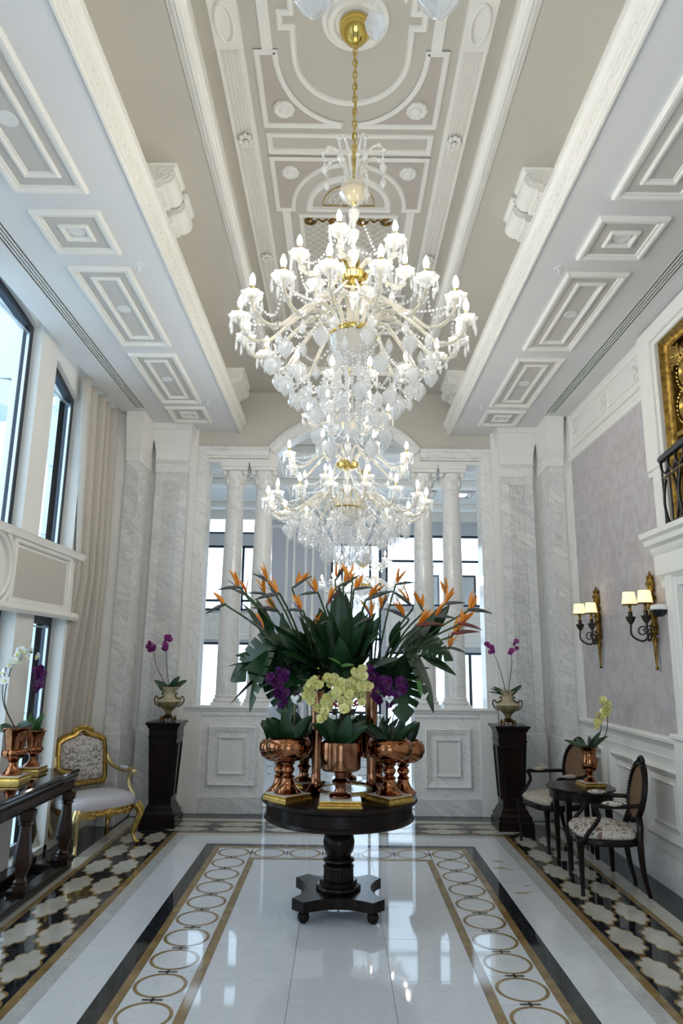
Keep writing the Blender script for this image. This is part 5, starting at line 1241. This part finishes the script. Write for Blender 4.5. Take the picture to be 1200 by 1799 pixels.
# ================================================================== CHANDELIERS
def scal(t, z): return .10*cos(8*t)
CH = {}
CH['cup'] = MB().lathe([(.012,-.028),(.03,-.024),(.05,-.006),(.058,.012),(.052,.014),(.04,-.002),(.016,-.012),(.012,-.010)], 24, fl=scal).mesh('bobeche', M['crystal'], 50)
CH['candle'] = MB().lathe([(.012,-.012),(.0125,.055),(.010,.058)], 10).mesh('candle_sleeve', M['palegold'])
CH['bulb'] = MB().lathe([(.006,.055),(.011,.064),(.0155,.080),(.0155,.090),(.011,.108),(.005,.122),(.0008,.128)], 8).mesh('bulb', M['bulb'])
CH['drop'] = MB().lathe([(.0008,0),(.004,-.006),(.0015,-.012),(.006,-.02),(.009,-.055),(.007,-.068),(.0006,-.082)], 6).mesh('crystal_drop', M['crystal'], 10)
CH['pear'] = MB().lathe([(.001,0),(.008,-.004),(.012,-.012),(.034,-.03),(.042,-.052),(.036,-.075),(.02,-.098),(.006,-.113),(.0008,-.118)], 20, fl=lambda t, z: .05*cos(10*t)).mesh('glass_pear', M['crystal'], 60)
CH['prism'] = MB().lathe([(.0008,0),(.008,-.012),(.02,-.045),(.016,-.065),(.0008,-.085)], 6).mesh('crystal_prism', M['crystal'], 10)
def beads(path, step=.022, r=.0078):
    m = MB(); L = 0; P = [Vector(p) for p in path]; nxt = 0
    for i in range(len(P)-1):
        d = (P[i+1]-P[i]).length
        while nxt <= L+d:
            m.ball(tuple(P[i].lerp(P[i+1], (nxt-L)/d if d else 0)), r, 6, 4); nxt += step
        L += d
    return m
def arm_mesh(path, rad):
    p = bez(path, 6); n = len(p)
    m = MB().tube(p, [rad*(1.0-.25*i/n) for i in range(n)], 8)
    for q in (int(n*.3), int(n*.62), int(n*.8)): m.ball(p[q], rad*1.9, 8, 5, (1,1,.7))
    return m
def core_mesh(path):
    p = bez(path, 6); m = MB().tube([(x, y, z-.0) for x, y, z in p], .0045, 5); return m
def chandelier(name, label, x, y, tiers, bowl, pears, crown=True, zc=ZU, zt=4.38):
    g = thing(name, label, 'chandelier', (x, y, 0), 0, 'crystal chandeliers')
    m = MB().lathe([(.001,-.13),(.02,-.125),(.06,-.10),(.09,-.055),(.098,-.02),(.10,0)], 32); m.v = [(a, b, c+zc-.05) for a, b, c in m.v]; m.build('canopy', M['brass'], g)
    # chain of links
    ch = MB(); z = zc-.16; k = 0
    while z > zt+.10:
        P = [(.013*cos(t) if k % 2 else 0, 0 if k % 2 else .013*cos(t), z-.028+.028*sin(t)) for t in [2*pi*j/10 for j in range(11)]]
        ch.tube(P, .0042, 5, caps=False); z -= .043; k += 1
    ch.tube([(.008*sin(j*1.1), .006*cos(j*.9), zc-.16-(zc-.16-zt-.08)*j/40) for j in range(41)], .004, 5)
    ch.build('chain', M['brass'], g)
    MB().lathe([(.008,.10),(.012,.09),(.02,.07),(.03,.065),(.055,.04),(.06,.01),(.045,-.03),(.02,-.05),(.012,-.07),(.001,-.072)], 24, (0,0,zt)).build('top_knob', M['brass'], g)
    MB().lathe([(.06,.055),(.08,.035),(.085,.0),(.06,-.04),(.03,-.06)], 24, (0,0,zt), fl=lambda t, z: .04*cos(12*t)).build('glass_cover', M['crystal'], g)
    if crown:
        cm = arm_mesh([(.03,0,zt+.05),(.05,0,zt+.16),(.09,0,zt+.25),(.15,0,zt+.27),(.19,0,zt+.22),(.18,0,zt+.17)], .009).mesh('glass_frond', M['glassarm'])
        for i in range(8):
            o = obj('glass_frond', cm, g, None, (0,0,2*pi*(i+.4)/8)); obj('crystal_prism', CH['prism'], o, (.18,0,zt+.165))
    # stem
    zb = bowl[1]
    st = [(.010, zt-.06)]; z = zt-.09; k = 0
    while z > zb+.05:
        st += [(.012,z),(.035,z-.03),(.028,z-.07),(.012,z-.10)]; z -= .13; k += 1
    st += [(.015, zb)]
    MB().lathe(st[::-1], 16).build('glass_stem', M['glassarm'], g)
    for T in tiers:
        N, r, zcup, zh, r0 = T['n'], T['r'], T['z'], T['zh'], T.get('r0', .04)
        d = r-r0
        path = [(r0,0,zh),(r0+.10*d,0,zh+T['rise']*.8),(r0+.28*d,0,zh+T['rise']),(r0+.50*d,0,zh+T['rise']*.2),(r0+.70*d,0,zcup-T['dip']*.95),(r0+.86*d,0,zcup-T['dip']),(r0+.965*d,0,zcup-T['dip']*.6),(r,0,zcup-.02)]
        am = arm_mesh(path, .0125).mesh('arm', M['glassarm']); cm = core_mesh([(a, b, c+.0) for a, b, c in path]).mesh('gilt_core', M['brass'])
        hub = MB().lathe([(.01,.03),(r0+.03,.02),(r0+.045,.0),(r0+.03,-.03),(r0*.7,-.05),(.01,-.055)], 28, (0,0,zh)); hub.build('hub_plate', M['brass'], g)
        sw = []
        dd = 2*pi/N
        for q in range(13):
            f = q/12; a = dd*f; rr = r*(1-.10*sin(pi*f)); sw.append((rr*cos(a), rr*sin(a), zcup-.02-T['swag']*sin(pi*f)))
        sm = beads(sw).mesh('bead_strand', M['crystal']); 
        up = beads([(r*.97*(1-q/10)+.05*(q/10), 0, zcup-.03+(T['zu']-zcup)*(q/10)-.10*sin(pi*q/10)) for q in range(11)]).mesh('bead_strand', M['crystal'])
        for i in range(N):
            a = 2*pi*(i+T['ph'])/N
            o = obj('arm', am, g, None, (0,0,a)); obj('gilt_core', cm, o)
            obj('bobeche', CH['cup'], o, (r,0,zcup)); obj('candle_sleeve', CH['candle'], o, (r,0,zcup)); obj('bulb', CH['bulb'], o, (r,0,zcup))
            for q in range(5): obj('crystal_drop', CH['drop'], o, (r+.054*cos(2*pi*q/5+.5), .054*sin(2*pi*q/5+.5), zcup-.004))
            obj('crystal_prism', CH['prism'], o, (r0+.70*d, 0, zcup-T['dip']-.02))
            if T['swag']: obj('bead_strand', sm, g, None, (0,0,a)); 
            if T.get('upb') and i % 2 == 0: obj('bead_strand', up, g, None, (0,0,a))
    # bowl with strands below
    rb, zb, hb = bowl[0], bowl[1], bowl[2]
    MB().lathe([(.001,-hb),(rb*.45,-hb*.92),(rb*.85,-hb*.5),(rb,0),(rb*.94,0),(rb*.78,-hb*.45),(rb*.4,-hb*.8)], 40, (0,0,zb), fl=lambda t, z: .03*cos(20*t)).build('glass_bowl', M['crystal'], g, 60)
    MB().lathe([(rb*1.0,.0),(rb*1.03,.006),(rb*1.0,.014),(rb*.9,.01)], 36, (0,0,zb)).build('bowl_rim', M['brass'], g)
    for rt_, rb_, z1, n in bowl[3]:
        bm = beads([(rt_+(rb_-rt_)*q/8+.0*sin(pi*q/8), 0, zb-.02+(z1-zb+.02)*q/8) for q in range(9)]).mesh('bead_strand', M['crystal'])
        for i in range(n): obj('bead_strand', bm, g, None, (0,0,2*pi*i/n))
    for r, z, n, ph in pears:
        wm = MB().tube([(r,0,z+.10),(r,0,z)], .002, 4).mesh('hanger', M['crystal'])
        bm = beads([((r*.96)*cos(2*pi/n*q/10), (r*.96)*sin(2*pi/n*q/10), z+.06-.09*sin(pi*q/10)) for q in range(11)]).mesh('bead_strand', M['crystal'])
        for i in range(n):
            a = 2*pi*(i+ph)/n; o = obj('glass_pear', CH['pear'], g, (r*cos(a), r*sin(a), z)); obj('crystal_prism', CH['prism'], g, (r*.96*cos(a+pi/n), r*.96*sin(a+pi/n), z-.05))
            h = obj('hanger', wm, g, None, (0,0,a)); obj('bead_strand', bm, g, None, (0,0,a))
    return g
T1 = dict(n=6, r=.31, z=3.93, zh=3.85, rise=.05, dip=.10, swag=.09, ph=.25, zu=4.25, upb=True)
T2 = dict(n=16, r=.616, z=3.53, zh=3.50, rise=.12, dip=.12, swag=.11, ph=.5, zu=3.84, upb=True, r0=.08)
ch1 = chandelier('chandelier', 'largest and nearest full crystal chandelier with two tiers of candle arms', .02, 3.46, [T1, T2],
    (.135, 3.47, .16, [(.12,.06,3.0,16), (.07,.12,2.95,10)]), [(.44,3.34,12,.3), (.36,3.24,10,.1), (.24,3.14,8,.2), (.187,2.95,5,.75)])
ch0 = copy_tree(ch1); ch0.location = (.02, .82, 0); ch0['label'] = 'crystal chandelier overhead at the top edge, only two hanging glass pears showing'
U1 = dict(n=6, r=.37, z=3.955, zh=3.88, rise=.05, dip=.09, swag=.08, ph=.0, zu=4.2, upb=True)
U2 = dict(n=8, r=.56, z=3.52, zh=3.49, rise=.12, dip=.10, swag=.10, ph=.5, zu=3.85, upb=True, r0=.06)
U3 = dict(n=16, r=.71, z=3.12, zh=3.07, rise=.13, dip=.12, swag=.10, ph=.5, zu=3.5, upb=True, r0=.08)
ch2 = chandelier('chandelier', 'three-tier crystal chandelier hanging in front of the marble arch', .02, 5.98, [U1, U2, U3],
    (.15, 3.07, .16, [(.14,.10,2.58,18), (.40,.14,2.60,22), (.50,.30,2.72,24)]), [(.54,2.93,14,.3), (.40,2.86,10,.1), (.20,2.70,8,.2)], crown=False, zt=4.45)
ch3 = chandelier('chandelier', 'distant crystal chandelier glittering in the far room just above the orange flowers', .35, 11.6, [dict(n=8, r=.45, z=3.42, zh=3.35, rise=.06, dip=.10, swag=.09, ph=.2, zu=3.8), dict(n=12, r=.72, z=3.02, zh=3.0, rise=.12, dip=.12, swag=.10, ph=.5, zu=3.4, upb=True, r0=.08)],
    (.15, 2.97, .16, [(.14,.10,2.5,18), (.40,.14,2.5,22), (.5,.3,2.6,24)]), [(.6,2.85,14,.3), (.4,2.75,10,.1)], crown=False, zc=5.05, zt=3.9)
